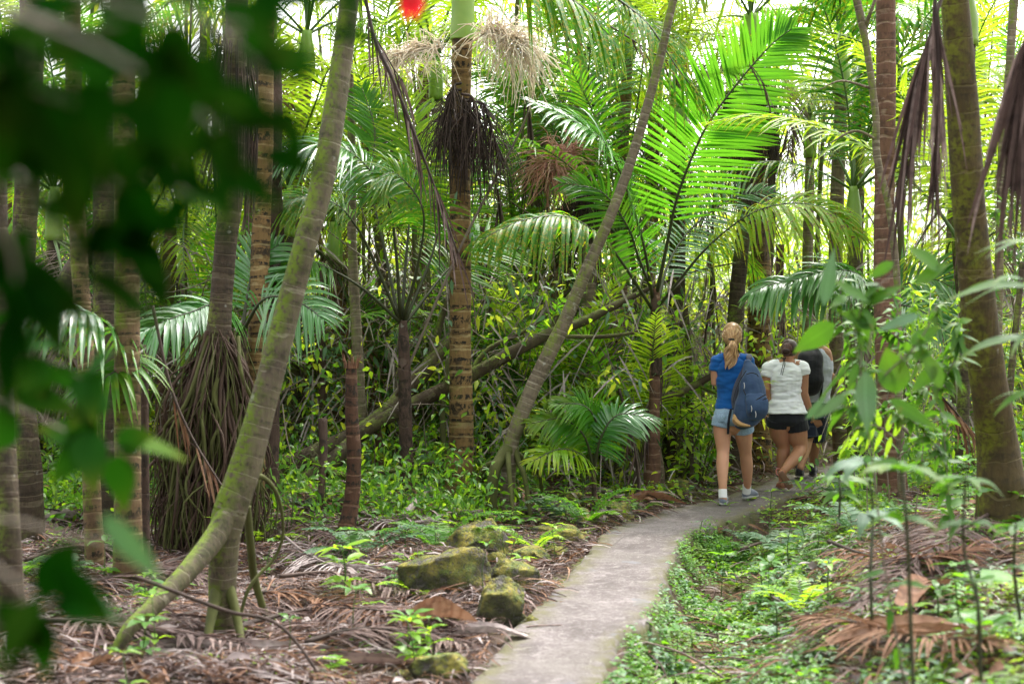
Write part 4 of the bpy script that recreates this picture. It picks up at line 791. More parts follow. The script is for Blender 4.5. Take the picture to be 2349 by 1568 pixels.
RK=[(1020,1320,186,120,'largest boulder, green mossy with a pale worn top corner',1),(1098,1245,140,90,'yellow mossy boulder right behind the largest one',2),(1185,1322,100,72,'flat topped mossy rock just right of the largest boulder',3),
(1212,1282,92,56,'slanting grey rock above the flat topped one, nearest the path',4),(1142,1400,118,104,'pointed mossy rock below the flat topped one',5),(1005,1418,84,50,'low rock just left of the pointed mossy rock',6),
(1285,1232,90,48,'yellow mossy rock highest up along the path edge',7),(1250,1225,56,38,'small dark lump left of the highest mossy rock',8),(1420,1178,54,44,'pyramid shaped mossy stone beside the curve of the path',9),(1015,1548,130,70,'broad grey mossy stone at the bottom edge of the picture',10),
(920,1556,64,36,'small dark stone left of the broad bottom one',11),(1275,1275,60,36,'low mossy stone under the highest path edge rock',12),(1166,1410,70,64,'steep grey stone leaning on the pointed mossy rock',13),(1560,1120,74,44,'orange mossy stone left of the feet of the woman in blue',14),
(1500,1075,70,34,'dark mossy stone above the curled brown sheath',15),(1420,1075,90,46,'mossy mound by the foot of the low bright palm',16),(1590,1085,50,36,'earthy stone touching the orange mossy one',17),(1160,1265,40,26,'small stone tucked behind the flat topped rock',18),(1222,1350,44,26,'small half buried stone at the path side of the flat rock',19),(1310,1150,70,36,'brown stone below the stilt roots of the slim tree',20)]
RK+=[(1350,1200,56,30,'small mossy stone where the litter meets the path bend',41),(1100,1330,40,26,'fist sized stone wedged beside the largest boulder',42),(1330,1235,44,24,'green stone touching the path above the flat rocks',43),(1215,1430,50,34,'grey stone at the path edge below the pointed rock',44),(1130,1290,60,40,'mossy stone filling the gap among the three big rocks',45),(1380,1165,46,26,'small stone beside the pale dry sheath',46)]
for u,v,w,h,l,sd_ in RK: rock(u,v,w,h,l,seed=sd_)
for u,v,w,h,l,sd_ in [(1660,1010,150,60,'low earthy rock ledge behind the legs of the woman in blue',31),(1540,1000,60,30,'dark stone under the dead branch left of the walkers',32)]: rock(u,v,w,h,l,seed=sd_,dep=.5)
# curled palm sheaths and dead fronds lying about
def sheath(u,v,L,W,ang,label,mat='drypale',curl=.9,name='palm_sheath',tw=0.,lift=.05,z=0.):
    c=gp(u,v); n=26; m=9; s=np.linspace(0,1,n); a=np.linspace(-1,1,m); wd=W*(.3+.7*np.sin(PI*np.clip(s*.85+.1,0,1)))
    ca,sa=math.cos(ang),math.sin(ang); V=np.zeros((n,m,3))
    for i in range(n):
        x=(s[i]-.5)*L; k=curl*(.6+.4*math.sin(s[i]*4)); rot=tw*s[i]
        for j in range(m):
            t_=a[j]*k*1.5; y=math.sin(t_)*wd[i]/max(k,.2)/1.3; zz=(1-math.cos(t_))*wd[i]/max(k,.2)/1.3
            y2=y*math.cos(rot)-zz*math.sin(rot); z2=y*math.sin(rot)+zz*math.cos(rot)
            V[i,j]=[x*ca-y2*sa,x*sa+y2*ca,z2+lift*math.sin(s[i]*PI)+.02+z]
    V+=c+rng.normal(size=V.shape)*.0015
    i=np.arange(n-1)[:,None]*m+np.arange(m-1)[None]; f=np.stack([i,i+1,i+m+1,i+m],-1).reshape(-1,4); d=np.zeros((n,m,3)); d[...,0]=.3+.4*rng.random((n,1))+.2*rng.random((1,m)); d[...,1]=s[:,None]
    mb=MB(); mb.add(V,f,d); me=mb.mesh(name,M[mat],c); ob=bpy.data.objects.new(name,me); COL.objects.link(ob); ob.location=[float(q) for q in c]; return tag(ob,label,'dead palm leaf base')
sheath(1500,1160,.62,.11,.15,'curled brown palm sheath lying at the left edge where the path bends','dryrust',1.)
sheath(1370,1145,.5,.08,2.9,'pale dry sheath left of the curled brown one')
sheath(1012,1460,.42,.13,.3,'brown arched sheath in front of the low rock','dryrust',1.3,z=.04)
sheath(1110,1478,.55,.07,.15,'pale papery sheath pieces beside the path near the bottom')
sheath(1290,1180,.5,.08,.6,'bleached curled sheath between the highest mossy rock and the litter')
sheath(2125,1375,.75,.09,1.0,'big orange brown sheath lying on the right bank','dryrust',.8)
sheath(2110,1480,.9,.1,.2,'long rusty sheath lower on the right bank','dryrust',.7)
sheath(375,1490,.45,.09,.2,'pale curled dead leaf under the forked root at the left','drypale',.8)
sheath(215,1555,.35,.08,1.2,'orange brown sheath tip at the bottom left','dryrust',1.)
sheath(500,1515,1.9,.05,-.05,'long purple grey sheath stretched across the bottom left','drypale',1.2,tw=.6)
sheath(800,1552,1.6,.06,.03,'long brown sheath along the bottom edge','dry',1.1)
sheath(850,1195,.4,.06,2.4,'dark curled sheath behind the rocks','dry',1.)
sheath(150,1205,.5,.1,.6,'pale sheath between the slender left trunks','drypale',1.)
def deadfrond(pts,label,L=.35,W=.008,n=34,rr=.009,mat='dry',nrm=(0,0,1),droop=.2,t0=.15,name='dead_frond',sp=1.,a0=60,a1=20):
    q=np.array(pts,float); t=thing(name,label,'dead frond',q[0]); m=MB(); s=MB()
    frond(m,q,L=L,W=W,n=n,nrm=nrm,droop=droop,t0=t0,mbs=s,rr=rr,lift=0,jit=.18*sp,a0=a0,a1=a1,fold=.6); m.build('leaves',M[mat],t); s.build('leaf_stalk',M['drydark' if mat!='drypale' else 'drypale'],t); return t
def onground(lst,h=.05):
    h=h+.06 
    o=[]
    for u,v in lst: c=gp(u,v); o.append(c+A(0,0,h))
    return o
deadfrond(onground([(930,1215),(980,1160),(1040,1110),(1080,1080)],.08),'bleached dead frond with a pale wide stalk leaning left of the slim leaning tree',.3,rr=.022,mat='drypale')
deadfrond(onground([(1090,1060),(1000,1120),(900,1175),(800,1215)],.06),'dead frond lying behind the rocks from the slim tree to the stump')
deadfrond(onground([(560,1240),(650,1215),(740,1260),(830,1310)],.06),'dead frond between the leaning mossy trunk and the stump',.4)
deadfrond(onground([(640,1360),(760,1350),(880,1380),(960,1400)],.05),'dead frond left of the largest boulder',.3)
deadfrond(onground([(560,1480),(720,1440),(880,1450),(1060,1480)],.06),'matted dead frond below the boulders',.4,n=60)
deadfrond(onground([(80,1470),(240,1480),(400,1500),(560,1530)],.06),'dead frond in the dark bottom left corner',.4,n=50)
deadfrond(onground([(1900,1280),(2000,1320),(2120,1330),(2250,1300)],.06),'dead frond on the right bank under the seedlings',.4,n=50,mat='dryrust')
deadfrond(onground([(2300,1200),(2200,1260),(2100,1330),(1980,1440)],.05),'dead frond running down the right bank',.45,n=60)
deadfrond(onground([(1820,1460),(1950,1480),(2100,1520),(2300,1540)],.06),'rust coloured dead frond at the bottom right',.4,n=60,mat='dryrust')
deadfrond(onground([(1700,1290),(1800,1250),(1880,1190),(1920,1130)],.05),'orange dead frond across the weeds right of the path',.25,mat='dryrust')
for i,(lst,l_,m_,lb) in enumerate([([(380,1330),(470,1290),(570,1270),(660,1290)],.42,'dry','dead frond draped between the forked trunk and the root cone'),([(150,1400),(260,1360),(380,1340),(480,1370)],.42,'dry','dead frond behind the lower root of the forked trunk'),
 ([(640,1250),(700,1300),(790,1340),(900,1330)],.36,'drypale','bleached dead frond beside the seedling near the boulders'),([(700,1520),(820,1490),(960,1500),(1080,1530)],.36,'dry','dead frond at the bottom below the matted one'),
 ([(820,1200),(900,1230),(980,1220),(1060,1190)],.32,'drypale','bleached dead frond across the litter behind the yellow mossy rock'),([(560,1400),(660,1400),(760,1420),(850,1460)],.4,'dryrust','rusty dead frond under the long dark stalk'),
 ([(1180,1210),(1250,1190),(1330,1160),(1400,1140)],.28,'dry','dead frond pointing at the bend of the path'),([(60,1320),(140,1290),(240,1290),(330,1310)],.36,'dry','dead frond among the slender trunks by the edge')]):
    deadfrond(onground(lst,.05),lb,l_,mat=m_,n=44)
# the ones that hang
def hangfrond(pts,label,L,W,n,rr,mat='dry',sp=.16,dro=1.0,t0=.1,a0=28):
    t=thing('dead_frond',label,'dead frond',pts[0]); m=MB(); st=MB(); c=catmull(pts,40); T=nrmz(np.gradient(c,axis=0))
    tube(st,c,[rr,rr*.8,rr*.4],6,30); k=np.clip(((t0+(1-t0)*rng.random(n))*39).astype(int),0,39)
    dv=T[k]*.75+A(0,0,-.55)+rpt(n,sp); leaves(m,c[k],dv,A(0,-1,.1)+rpt(n,.6),L*(.5+.6*rng.random(n)),W*(.5+.8*rng.random(n)),.25,7,'strip',fold=.7,curl=rng.normal(size=n)*.06)
    m.build('leaves',M[mat],t); st.build('leaf_stalk',M['drydark'],t)
hangfrond([P(835,-20,12.3),P(860,90,12.2),P(905,190,12.1),P(960,330,12.),P(1005,450,12.),P(1050,580,11.9)],'long brown dead frond hanging diagonally beside the tallest tan palm',.5,.010,46,.016)
hangfrond([P(840,60,12.5),P(870,100,12.5),P(905,160,12.5),P(925,185,12.5)],'short brown frond piece dangling near the top of the leaning mossy trunk',.5,.009,12,.008)
hangfrond([P(2175,-60,7.9),P(2140,60,7.8),P(2110,150,7.8),P(2095,220,7.8)],'brown dead frond hanging beside the thickest trunk',.85,.011,46,.012,sp=.12,t0=.2)
hangfrond([P(2140,-60,7.6),P(2150,60,7.5),P(2155,150,7.5),P(2150,300,7.5),P(2146,400,7.5)],'second purplish dead frond straight down close to the thickest trunk',.6,.010,40,.010,sp=.09)
hangfrond([P(2400,-60,6.2),P(2372,40,6.2),P(2352,100,6.2),P(2350,160,6.2)],'thick bundle of brown dead leaflets hanging at the top corner',.8,.017,60,.02,sp=.07)
hangfrond([P(350,700,9.9),P(390,880,9.8),P(440,1000,9.7),P(520,1130,9.5)],'dead frond stalk leaning in front of the root cone',.3,.010,12,.012,mat='dryrust',t0=.4)
hangfrond([P(1420,890,14.6),P(1452,1010,14.5),P(1465,1080,14.3),P(1466,1150,14.1)],'bent dead frond hanging to the ground beside the low bright palm',.35,.010,24,.014,t0=.05)
hangfrond([P(1555,800,15.2),P(1520,860,15.1),P(1490,930,15.),P(1480,1010,14.9)],'dead frond hanging from the low bright palm',.4,.008,22,.009)
hangfrond([P(2080,740,10.5),P(2120,860,10.4),P(2180,930,10.4),P(2240,1000,10.4)],'dead frond slanting through the leaves near the thickest trunk',.3,.009,26,.012,mat='dryrust',sp=.3)
hangfrond([P(1400,60,14.4),P(1560,150,14.3),P(1700,140,14.2),P(1760,200,14.)],'browned frond hanging across the white sky gap',.4,.009,24,.009,sp=.2)
for i,(u,v,Y,l) in enumerate([(1205,250,17,.9),(1240,300,19,.8),(560,250,13,.9),(1330,560,17.,.7),(1780,620,19,.9),(1130,400,17,.6),(2210,420,12,.8),(1620,560,18,.8),(400,640,16,.7),(690,640,16,.8)]):
    hangfrond([P(u,v-60,Y),P(u+8,v,Y),P(u+14,v+60,Y),P(u+10,v+110,Y)],'dead frond hanging limp '+['behind the cream spray of the tallest tan palm','lower behind the cream spray','near the top of the root cone palm','below the pink flower spray','above the woman in white','behind the dark fibre bundle','between the two thick trunks of the bank','behind the great bright frond','beside the orange brown trunk','behind the leaning mossy trunk'][i],l,.011,22,.010,sp=.12)
# spotted green frond hanging over the gap at the top
t=thing('hanging_frond','yellow and brown spotted frond drooping in front of the top right of centre','palm frond',P(1560,-120,12.5)); m=MB(); s=MB()
frond(m,[P(1300,-80,14.1),P(1420,0,14.),P(1490,60,14.),P(1550,150,13.9),P(1620,240,13.9)],L=.5,W=.022,n=38,nrm=(.2,-.5,1),droop=1.1,sick=1.,t0=.02,skip=.15,mbs=s); m.build('leaves',M['palm'],t); s.build('leaf_stalk',M['stalk_d'],t)
t=thing('hanging_frond','spotted drooping leaflets between the cream spray and the slim leaning trunk','palm frond',P(1350,-100,13.)); m=MB(); s=MB()
frond(m,[P(1180,-60,13.),P(1260,-30,13.),P(1340,20,13.),P(1420,110,13.)],L=.55,W=.024,n=34,nrm=(.2,-.5,1),droop=1.2,sick=1.,t0=.02,skip=.2,mbs=s); m.build('leaves',M['palm'],t); s.build('leaf_stalk',M['stalk_d'],t)
# seedlings, ferns
def plant(t,base,h,nl,L,W,mat,lean=(0,0),stem='stalk',tiers=3,droop=.35,sr=.005,whorl=True):
    mb=MB(); tp=base+A(lean[0],lean[1],h); mid=(base+tp)/2+rpt(1,h*.04)[0]; c=tube(mb,[base-A(0,0,.03),mid,tp],[sr*1.3,sr,sr*.6],6,14); 
    m=MB()
    for k in range(tiers):
        u=1-.55*k/max(1,tiers-1) if tiers>1 else 1; b=c[int(u*(len(c)-1))]; a=rng.random()*6.28+np.arange(nl)/nl*6.28+rng.normal(size=nl)*.25
        dv=np.stack([np.cos(a),np.sin(a),.15+.5*rng.random(nl)],1); l=L*(.7+.5*rng.random(nl)); pet=nrmz(dv)*.15*L
        leaves(m,b+pet,dv,A(0,0,1)+rpt(nl,.15),l,W*l/L,droop*(.6+.8*rng.random(nl)),7,'ovate',fold=.18,wave=.12)
        for q in range(nl): tube(mb,[b,b+pet[q]*1.1],[sr*.5,sr*.4],4,3,cap=False)
    mb.build('stem',M[stem],t); m.build('foliage',M[mat],t)
def seedling(u,v,h,L,label,mat='shrub_b',nl=5,tiers=2,W=None,group=None,Y=None,**k):
    b=gp(u,v) if Y is None else A(P(u,0,Y)[0],Y,gz(P(u,0,Y)[0],Y)); t=thing('seedling',label,'plant',b,group); plant(t,b,h,nl,L,W or L*.17,mat,tiers=tiers,**k); return t
seedling(785,1390,.36,.18,'seedling with long bright leaves left of the largest boulder','shrub_b',6,3)
seedling(600,1235,.3,.12,'small seedling right of the leaning mossy trunk','shrub',5,2)
seedling(745,1180,.42,.16,'tall fresh seedling left of the stump','shrub_b',6,3)
seedling(930,1260,.28,.10,'finely leaved seedling behind the boulders','shrub',7,3)
seedling(1290,1180,.55,.17,'leafy green plant at the foot of the slim leaning tree','shrub_b',6,3)
seedling(1335,1190,.45,.16,'second leafy plant right of the slim tree roots','shrub_b',6,3)
seedling(1245,1160,.35,.12,'small plant among the stilt roots of the slim tree','shrub',6,2)
seedling(1610,1250,.20,.09,'pair of pale leaves at the right edge of the path','grayleaf',4,2)
seedling(1770,1200,.30,.10,'upright seedling with yellowish leaves beside the far path edge','shrub_b',5,3)
seedling(1655,1300,.18,.07,'small star leaved seedling in the dip','shrub',6,2)
seedling(1780,1500,.28,.16,'large pale leaved seedling at the bottom right of the path','grayleaf',5,2)
seedling(1745,1380,.2,.12,'mid sized seedling with narrow leaves on the weedy slope','shrub',6,2)
seedling(2240,1500,.30,.20,'broad dark leaf plant in the bottom right corner','shrub',5,2,W=.05)
seedling(1900,1400,.28,.13,'seedling with yellow tinged leaves on the right bank','shrub_b',5,2)
seedling(2150,1440,.18,.1,'small seedling in the brown litter at the lower right','shrub',5,2)
for i in range(170):
    Y=6.+rng.random()*9; x=float(uni(np.array([Y]),1)[0]); d=float(pathdist(np.array([x]),np.array([Y]))[0])
    if abs(d)<.5: continue
    sd=('right bank' if d>0 else 'litter left of the path'); dd='foreground' if Y<9 else ('middle ground' if Y<12 else 'background')
    b=A(x,Y,gz(x,Y)); wh=512+x/Y*F; pos_=['far left','left','centre left','centre','centre right','right','far right'][int(np.clip(wh/1024*7,0,6))]
    L=.06+.08*rng.random(); t=thing('seedling',f'small seedling in the {sd}, {dd}, {pos_}','plant',b,'wild seedlings on the forest floor')
    plant(t,b,.08+.3*rng.random(),random.choice([4,5,6]),L,L*.18,random.choice(['shrub','shrub_b','cover']),lean=(rng.normal()*.03,rng.normal()*.03),tiers=random.choice([1,2,3]),sr=.003)
def fern(u,v,nf,L,label,mat='shrub_b',Y=None,group=None,e=(55,-15),h=.0,l=.07,base=None,azr=None):
    b=gp(u,v) if base is None else base; t=thing('fern',label,'fern',b,group)
    for i in range(nf):
        a=(i*2.4+rng.random() if azr is None else azr[0]+(azr[1]-azr[0])*rng.random()); p=arch(L*(.7+.5*rng.random()),e[0]+rng.normal()*10,e[1],5); ca,sa=math.cos(a),math.sin(a)
        q=np.stack([p[:,0]*ca-p[:,1]*sa,p[:,0]*sa+p[:,1]*ca,p[:,2]+h],1)+b; m=MB()
        frond(m,q,L=l*L/.4*1.2,W=.009*L/.4,n=22,nrm=(0,0,1),droop=.15,t0=.15,rr=.0022,a0=80,a1=50,mi=0,jit=.04,seg=3,prof='lance'); m.build('frond',[M[mat],M['stalk']],t)
    return t
fern(1075,1200,6,.26,'upright green fern between the bleached frond and the boulders','shrub')
fern(1090,1150,7,.3,'small fern near the foot of the tallest tan palm','shrub_b')
fern(1660,1170,3,.22,'little fern at the path edge below the shoes of the woman in blue','shrub_b')
fern(940,1290,6,.2,'low yellow green fern between the boulders and the litter','shrub_b')
fern(1590,1030,8,.5,'feathery fern left of the woman in blue','shrub')
fern(1800,850,8,.6,'fern clump on the slope beyond the two women','shrub')
fern(1700,870,8,.7,'pale fern behind the shoulder of the blonde woman','grayleaf')
fern(700,1170,6,.3,'fern with blue green fronds left of the stump','grayleaf')
fern(250,1330,6,.25,'dark little fern at the foot of the slender left trunk','shrub')
fern(1470,1180,5,.25,'fern at the bend of the path beside the brown sheath','shrub')
for i in range(46):
    Y=8.5+rng.random()*9.5; x=float(uni(np.array([Y]),1)[0]); d=float(pathdist(np.array([x]),np.array([Y]))[0])
    if abs(d)<.6: continue
    dd='middle ground' if Y<12 else 'background'; pos_=['far left','left','centre left','centre','centre right','right','far right'][int(np.clip((512+x/Y*F)/1024*7,0,6))]
    fern(0,0,6,.25+.35*rng.random(),f'wild fern in the {dd}, {pos_} of the view',random.choice(['shrub','shrub_b','grayleaf']),group='wild ferns on the forest floor',base=A(x,Y,gz(x,Y)-.01))
# ------------------------------------------------------------------ people
class Vol:
    def __init__(s): s.v=[]; s.f=[]; s.n=0
    def add(s,v,f): s.v.append(np.asarray(v,float)); s.f+= [tuple(int(q)+s.n for q in k) for k in f]; s.n+=len(v)
    def loft(s,c,rx,ry,n=None,sides=20,S=None,U=None,caps='round'):
        """closed body along c; rx across, ry fore-aft radii"""
        c=np.asarray(c,float); n=n or max(12,len(c)*6); K=catmull(c,n); a=catmull(np.c_[rx,ry,rx],n)[:,:2]
        T=nrmz(np.gradient(K,axis=0)); ref=A(0,1,0) if S is None else None
        if S is None:
            m=nrmz(c[-1]-c[0]); ref=A(0,1,0) if abs(m[1])<.85 else A(0,0,1)
            S_=nrmz(np.cross(T,ref)); U_=np.cross(S_,T)
        else: S_=np.broadcast_to(A(*S),T.shape); U_=np.broadcast_to(A(*U),T.shape)
        if caps=='round':
            e=[]; 
            for sgn,i in ((-1,0),(1,-1)):
                L=[]
                for q in (.5,.85,.99):
                    L.append((K[i]+sgn*T[i]*q*min(a[i]),a[i]*math.sqrt(1-q*q),S_[i],U_[i]))
                e.append(L)
            pre=e[0][::-1]; post=e[1]
            K=np.vstack([[p[0] for p in pre],K,[p[0] for p in post]]); a=np.vstack([[p[1] for p in pre],a,[p[1] for p in post]]); S_=np.vstack([[p[2] for p in pre],S_,[p[2] for p in post]]); U_=np.vstack([[p[3] for p in pre],U_,[p[3] for p in post]])
        t=np.arange(sides)/sides*2*PI; V=K[:,None]+S_[:,None]*(a[:,0][:,None]*np.cos(t))[...,None]+U_[:,None]*(a[:,1][:,None]*np.sin(t))[...,None]
        m=len(K); V=V.reshape(-1,3); f=[]
        for i in range(m-1):
            for j in range(sides): k=(j+1)%sides; f.append((i*sides+j,i*sides+k,(i+1)*sides+k,(i+1)*sides+j))
        f.append(tuple(range(sides))[::-1]); f.append(tuple((m-1)*sides+j for j in range(sides))); s.add(V,f)
    def limb(s,pts,r,**k): s.loft(pts,r,r,**k)
    def ball(s,c,r,n=14):
        r=A(*r) if np.ndim(r) else A(r,r,r); th=np.arange(2*n)/(2*n)*2*PI; ph=np.linspace(-PI/2+.05,PI/2-.05,n); TH,PH=np.meshgrid(th,ph)
        V=np.stack([np.cos(PH)*np.cos(TH),np.cos(PH)*np.sin(TH),np.sin(PH)],-1).reshape(-1,3)*r+np.asarray(c); f=[]; m=2*n
        for i in range(n-1):
            for j in range(m): k=(j+1)%m; f.append((i*m+j,i*m+k,(i+1)*m+k,(i+1)*m+j))
        f.append(tuple(range(m))[::-1]); f.append(tuple((n-1)*m+j for j in range(m))); s.add(V,f)
    def build(s,name,mat,parent,vox=.006,smooth=4,disp=None,cut=()):
        o=origin_of(parent); me=bpy.data.meshes.new(name); me.from_pydata([tuple(q) for q in (np.concatenate(s.v)-np.array(o))],[],s.f); me.update()
        tmp=bpy.data.objects.new(name,me); COL.objects.link(tmp); m=tmp.modifiers.new('r','REMESH'); m.mode='VOXEL'; m.voxel_size=vox; m.use_smooth_shade=True
        if smooth: q=tmp.modifiers.new('s','SMOOTH'); q.factor=.5; q.iterations=smooth
        dg=bpy.context.evaluated_depsgraph_get(); dg.update(); res=bpy.data.meshes.new_from_object(tmp.evaluated_get(dg)); bpy.data.objects.remove(tmp); bpy.data.meshes.remove(me)
        if disp:
            n=len(res.vertices); co=np.zeros(n*3,np.float32); res.vertices.foreach_get('co',co); no=np.zeros(n*3,np.float32); res.vertex_normals.foreach_get('vector',no); co=co.reshape(-1,3); no=no.reshape(-1,3)
            co=co+no*disp(co.astype(float)+np.array(o))[:,None]; res.vertices.foreach_set('co',co.astype(np.float32).ravel())
        res.materials.clear(); res.materials.append(mat); res.polygons.foreach_set('use_smooth',np.ones(len(res.polygons),bool)); res.name=name; res.update()
        return link(name,res,parent)
def Wp(cx,cy,Y): px=(2700+cx/1.96)/4; py=(1250+cy/1.96)/4; return A((px-512)/F*Y,Y,CAMZ-(py-341.5)/F*Y)
def hand(V,w,d,side,out,s=1.,curl=.5):
    """palm plus four fingers and thumb; d down the hand, side towards the thumb, out = palm normal"""
    d=nrmz(d); side=nrmz(side-d*np.dot(side,d)); out=nrmz(np.cross(d,side)) if out is None else nrmz(out)
    V.loft([w,w+d*.035*s,w+d*.085*s],[.024*s,.037*s,.039*s],[.017*s,.016*s,.013*s],n=12,S=tuple(side),U=tuple(np.cross(side,d)))
    for k,l in enumerate((.068,.078,.072,.056)):
        b=w+d*.078*s+side*(.028-.019*k)*s; c1=nrmz(d+out*curl*.5); c2=nrmz(d+out*curl*1.5); c3=nrmz(d*.6+out*curl*2.2)
        p=[b,b+c1*l*.42*s,b+c1*l*.42*s+c2*l*.33*s,b+c1*l*.42*s+c2*l*.33*s+c3*l*.25*s]; V.limb(p,[.0088*s,.0082*s,.0075*s,.0065*s],n=14,sides=10)
    b=w+d*.022*s+side*.026*s; e=nrmz(side*.8+d*.7+out*.3); V.limb([b,b+e*.035*s,b+e*.035*s+nrmz(d+out*.5+side*.2)*.028*s],[.012*s,.0098*s,.008*s],n=12,sides=10)
def head(V,c,fw,r=1.,neck=None,nr=.052):
    """skull, jaw, nose, lips, ears; fw = facing direction"""
    fw=nrmz(fw); sd=nrmz(np.cross(fw,A(0,0,1))); up=np.cross(sd,fw)
    V.ball(c,A(.076,.094,.098)*r); V.ball(c+fw*.03*r-up*.055*r,A(.058,.066,.066)*r); V.ball(c+fw*.06*r-up*.1*r,A(.03,.03,.022)*r)
    V.loft([c+fw*.09*r+up*.012*r,c+fw*.108*r-up*.03*r],[.008,.013],[.01,.012],n=8); V.ball(c+fw*.088*r-up*.062*r,A(.024,.014,.012)*r)
    for q in (-1,1): V.ball(c+sd*.078*r*q-fw*.008*r-up*.015*r,A(.010,.020,.032)*r); V.ball(c+fw*.08*r+sd*q*.03*r+up*.018*r,A(.016,.014,.008)*r)
    if neck is not None: V.limb([c-up*.03*r-fw*.015,(c+neck)/2-up*.02-fw*.012,neck],[.056*r,nr,nr*1.12],n=14)
def eyes(c,fw,par,r=1.):
    fw=nrmz(fw); sd=nrmz(np.cross(fw,A(0,0,1))); up=np.cross(sd,fw)
    for q in (-1,1):
        V=Vol(); V.ball(c+fw*.088*r+sd*q*.031*r+up*.004*r,.009,8); V.build('eye',M['eye'],par,.002,1)
def skin(name,c): 
    g=G(name); o=g.obj(); n=g.noise(o,14.,4); col=g.mix(n,tuple(q*.86 for q in c),tuple(min(1,q*1.1) for q in c)); col=g.mix(g.ma('MULTIPLY',g.sm(g.noise(o,3.,2),.45,.7),.25),col,(c[0]*1.02,c[1]*.78,c[2]*.7)); return g.done(g.pbr(col,.55,g.bump(g.noise(o,220.,2),.1,.002),.35,sss=.12))
def cloth(name,c1,c2,sc=9.,weave=420.,rough=.9,sheen=.2,plaid=None,jean=False):
    g=G(name); o=g.obj(); col=g.mix(g.noise(o,sc,4),c1,c2); w=g.noise(o,weave,1)
    if jean: col=g.mix(g.ma('MULTIPLY',g.sm(g.noise(g.scale(o,(260.,260.,60.)),1.,2),.4,.7),.4),col,tuple(min(1,q*1.7) for q in c2))
    if plaid:
        s=g.N('ShaderNodeSeparateXYZ'); g.set(s.inputs[0],o)
        for k,fr,wd,pc in plaid:
            l=g.sm(g.ma('ABSOLUTE',g.ma('SUBTRACT',g.ma('FRACT',g.ma('MULTIPLY',s.outputs[k],fr)),.5)),wd,wd*.4); col=g.mix(g.ma('MULTIPLY',l,.8),col,pc)
    fold=g.noise(g.scale(o,(14.,14.,42.)),1.,3)
    return g.done(g.pbr(col,rough,g.bump(g.ma('ADD',g.ma('MULTIPLY',w,.12),fold),.45,.008),.2,sheen=sheen))
M['eye']=plain('eye',(.6,.6,.6),(.7,.7,.7),5.,.2)
M['skin1']=skin('fair_skin',(.52,.27,.17)); M['skin2']=skin('tan_skin',(.42,.20,.12)); M['skin3']=skin('light_tan_skin',(.46,.235,.15))
M['blue']=cloth('blue_jersey',(.003,.06,.24),(.008,.10,.34)); M['white']=cloth('white_jersey',(.80,.80,.88),(.88,.88,.94)); M['black']=cloth('black_cotton',(.008,.008,.012),(.018,.018,.024))
M['denim']=cloth('light_denim',(.16,.24,.36),(.30,.40,.52),14.,jean=True); M['grayshirt']=cloth('pale_grey_jersey',(.42,.44,.54),(.54,.56,.66))
M['plaid']=cloth('navy_plaid',(.010,.014,.035),(.02,.026,.055),plaid=[(0,9.,.10,(.03,.04,.08)),(2,9.,.10,(.03,.04,.08)),(0,9.,.02,(.2,.2,.26)),(2,9.,.02,(.12,.12,.18))])
M['pack']=cloth('slate_blue_canvas',(.022,.042,.10),(.045,.08,.155),7.,260.); M['packgrey']=cloth('dark_grey_padding',(.045,.05,.075),(.075,.08,.11)); M['suede']=cloth('tan_suede',(.36,.20,.075),(.46,.28,.12))
M['packdark']=cloth('black_webbing',(.008,.009,.013),(.016,.017,.022)); M['sock']=cloth('white_sock',(.72,.72,.74),(.82,.82,.84))
M['shoe_g']=cloth('grey_blue_shoe',(.07,.085,.13),(.30,.33,.40),22.); M['shoe_b']=plain('bright_blue_trim',(.02,.25,.55),(.03,.32,.65),9.); M['sole']=plain('shoe_sole',(.26,.26,.27),(.5,.5,.5),18.); M['shoe_k']=cloth('black_shoe',(.012,.012,.016),(.04,.04,.05),20.)
M['sandal']=plain('coral_sandal',(.55,.16,.14),(.62,.22,.18),9.,.5); M['sandsole']=plain('sandal_sole',(.25,.13,.085),(.38,.22,.15),16.)
def hairmat(name,a,b,c):
    g=G(name); r,t,x=g.dat(); col=g.ramp(r,[(0,a),(.5,b),(1,c)]); return g.done(g.pbr(col,.42,None,.5,sheen=.1))
M['blond']=hairmat('blonde_hair',(.28,.15,.06),(.56,.40,.22),(.82,.70,.50)); M['blondp']=hairmat('blonde_ponytail',(.22,.09,.03),(.52,.29,.12),(.80,.60,.36)); M['auburn']=hairmat('auburn_hair',(.035,.008,.006),(.10,.028,.018),(.20,.075,.05))
M['darkhair']=hairmat('dark_hair',(.01,.007,.005),(.02,.014,.01),(.04,.03,.02))
def strands(mb,fn,n,r=.0016,seg=9):
    for i in range(n): tube(mb,fn(),[r,r,r*.6],3,seg,cap=False,tint=float(np.clip(rng.normal()*.32+.5,0,1)))
def folds(amp,sz,sx=7.):
    return lambda co: np.array([amp*.45+amp*mnoise.noise(Vector((c[0]*sx,c[1]*sx,c[2]*sz)))+amp*.5*mnoise.noise(Vector((c[0]*sx*2.3+5,c[1]*9,c[2]*sz*1.7))) for c in co])
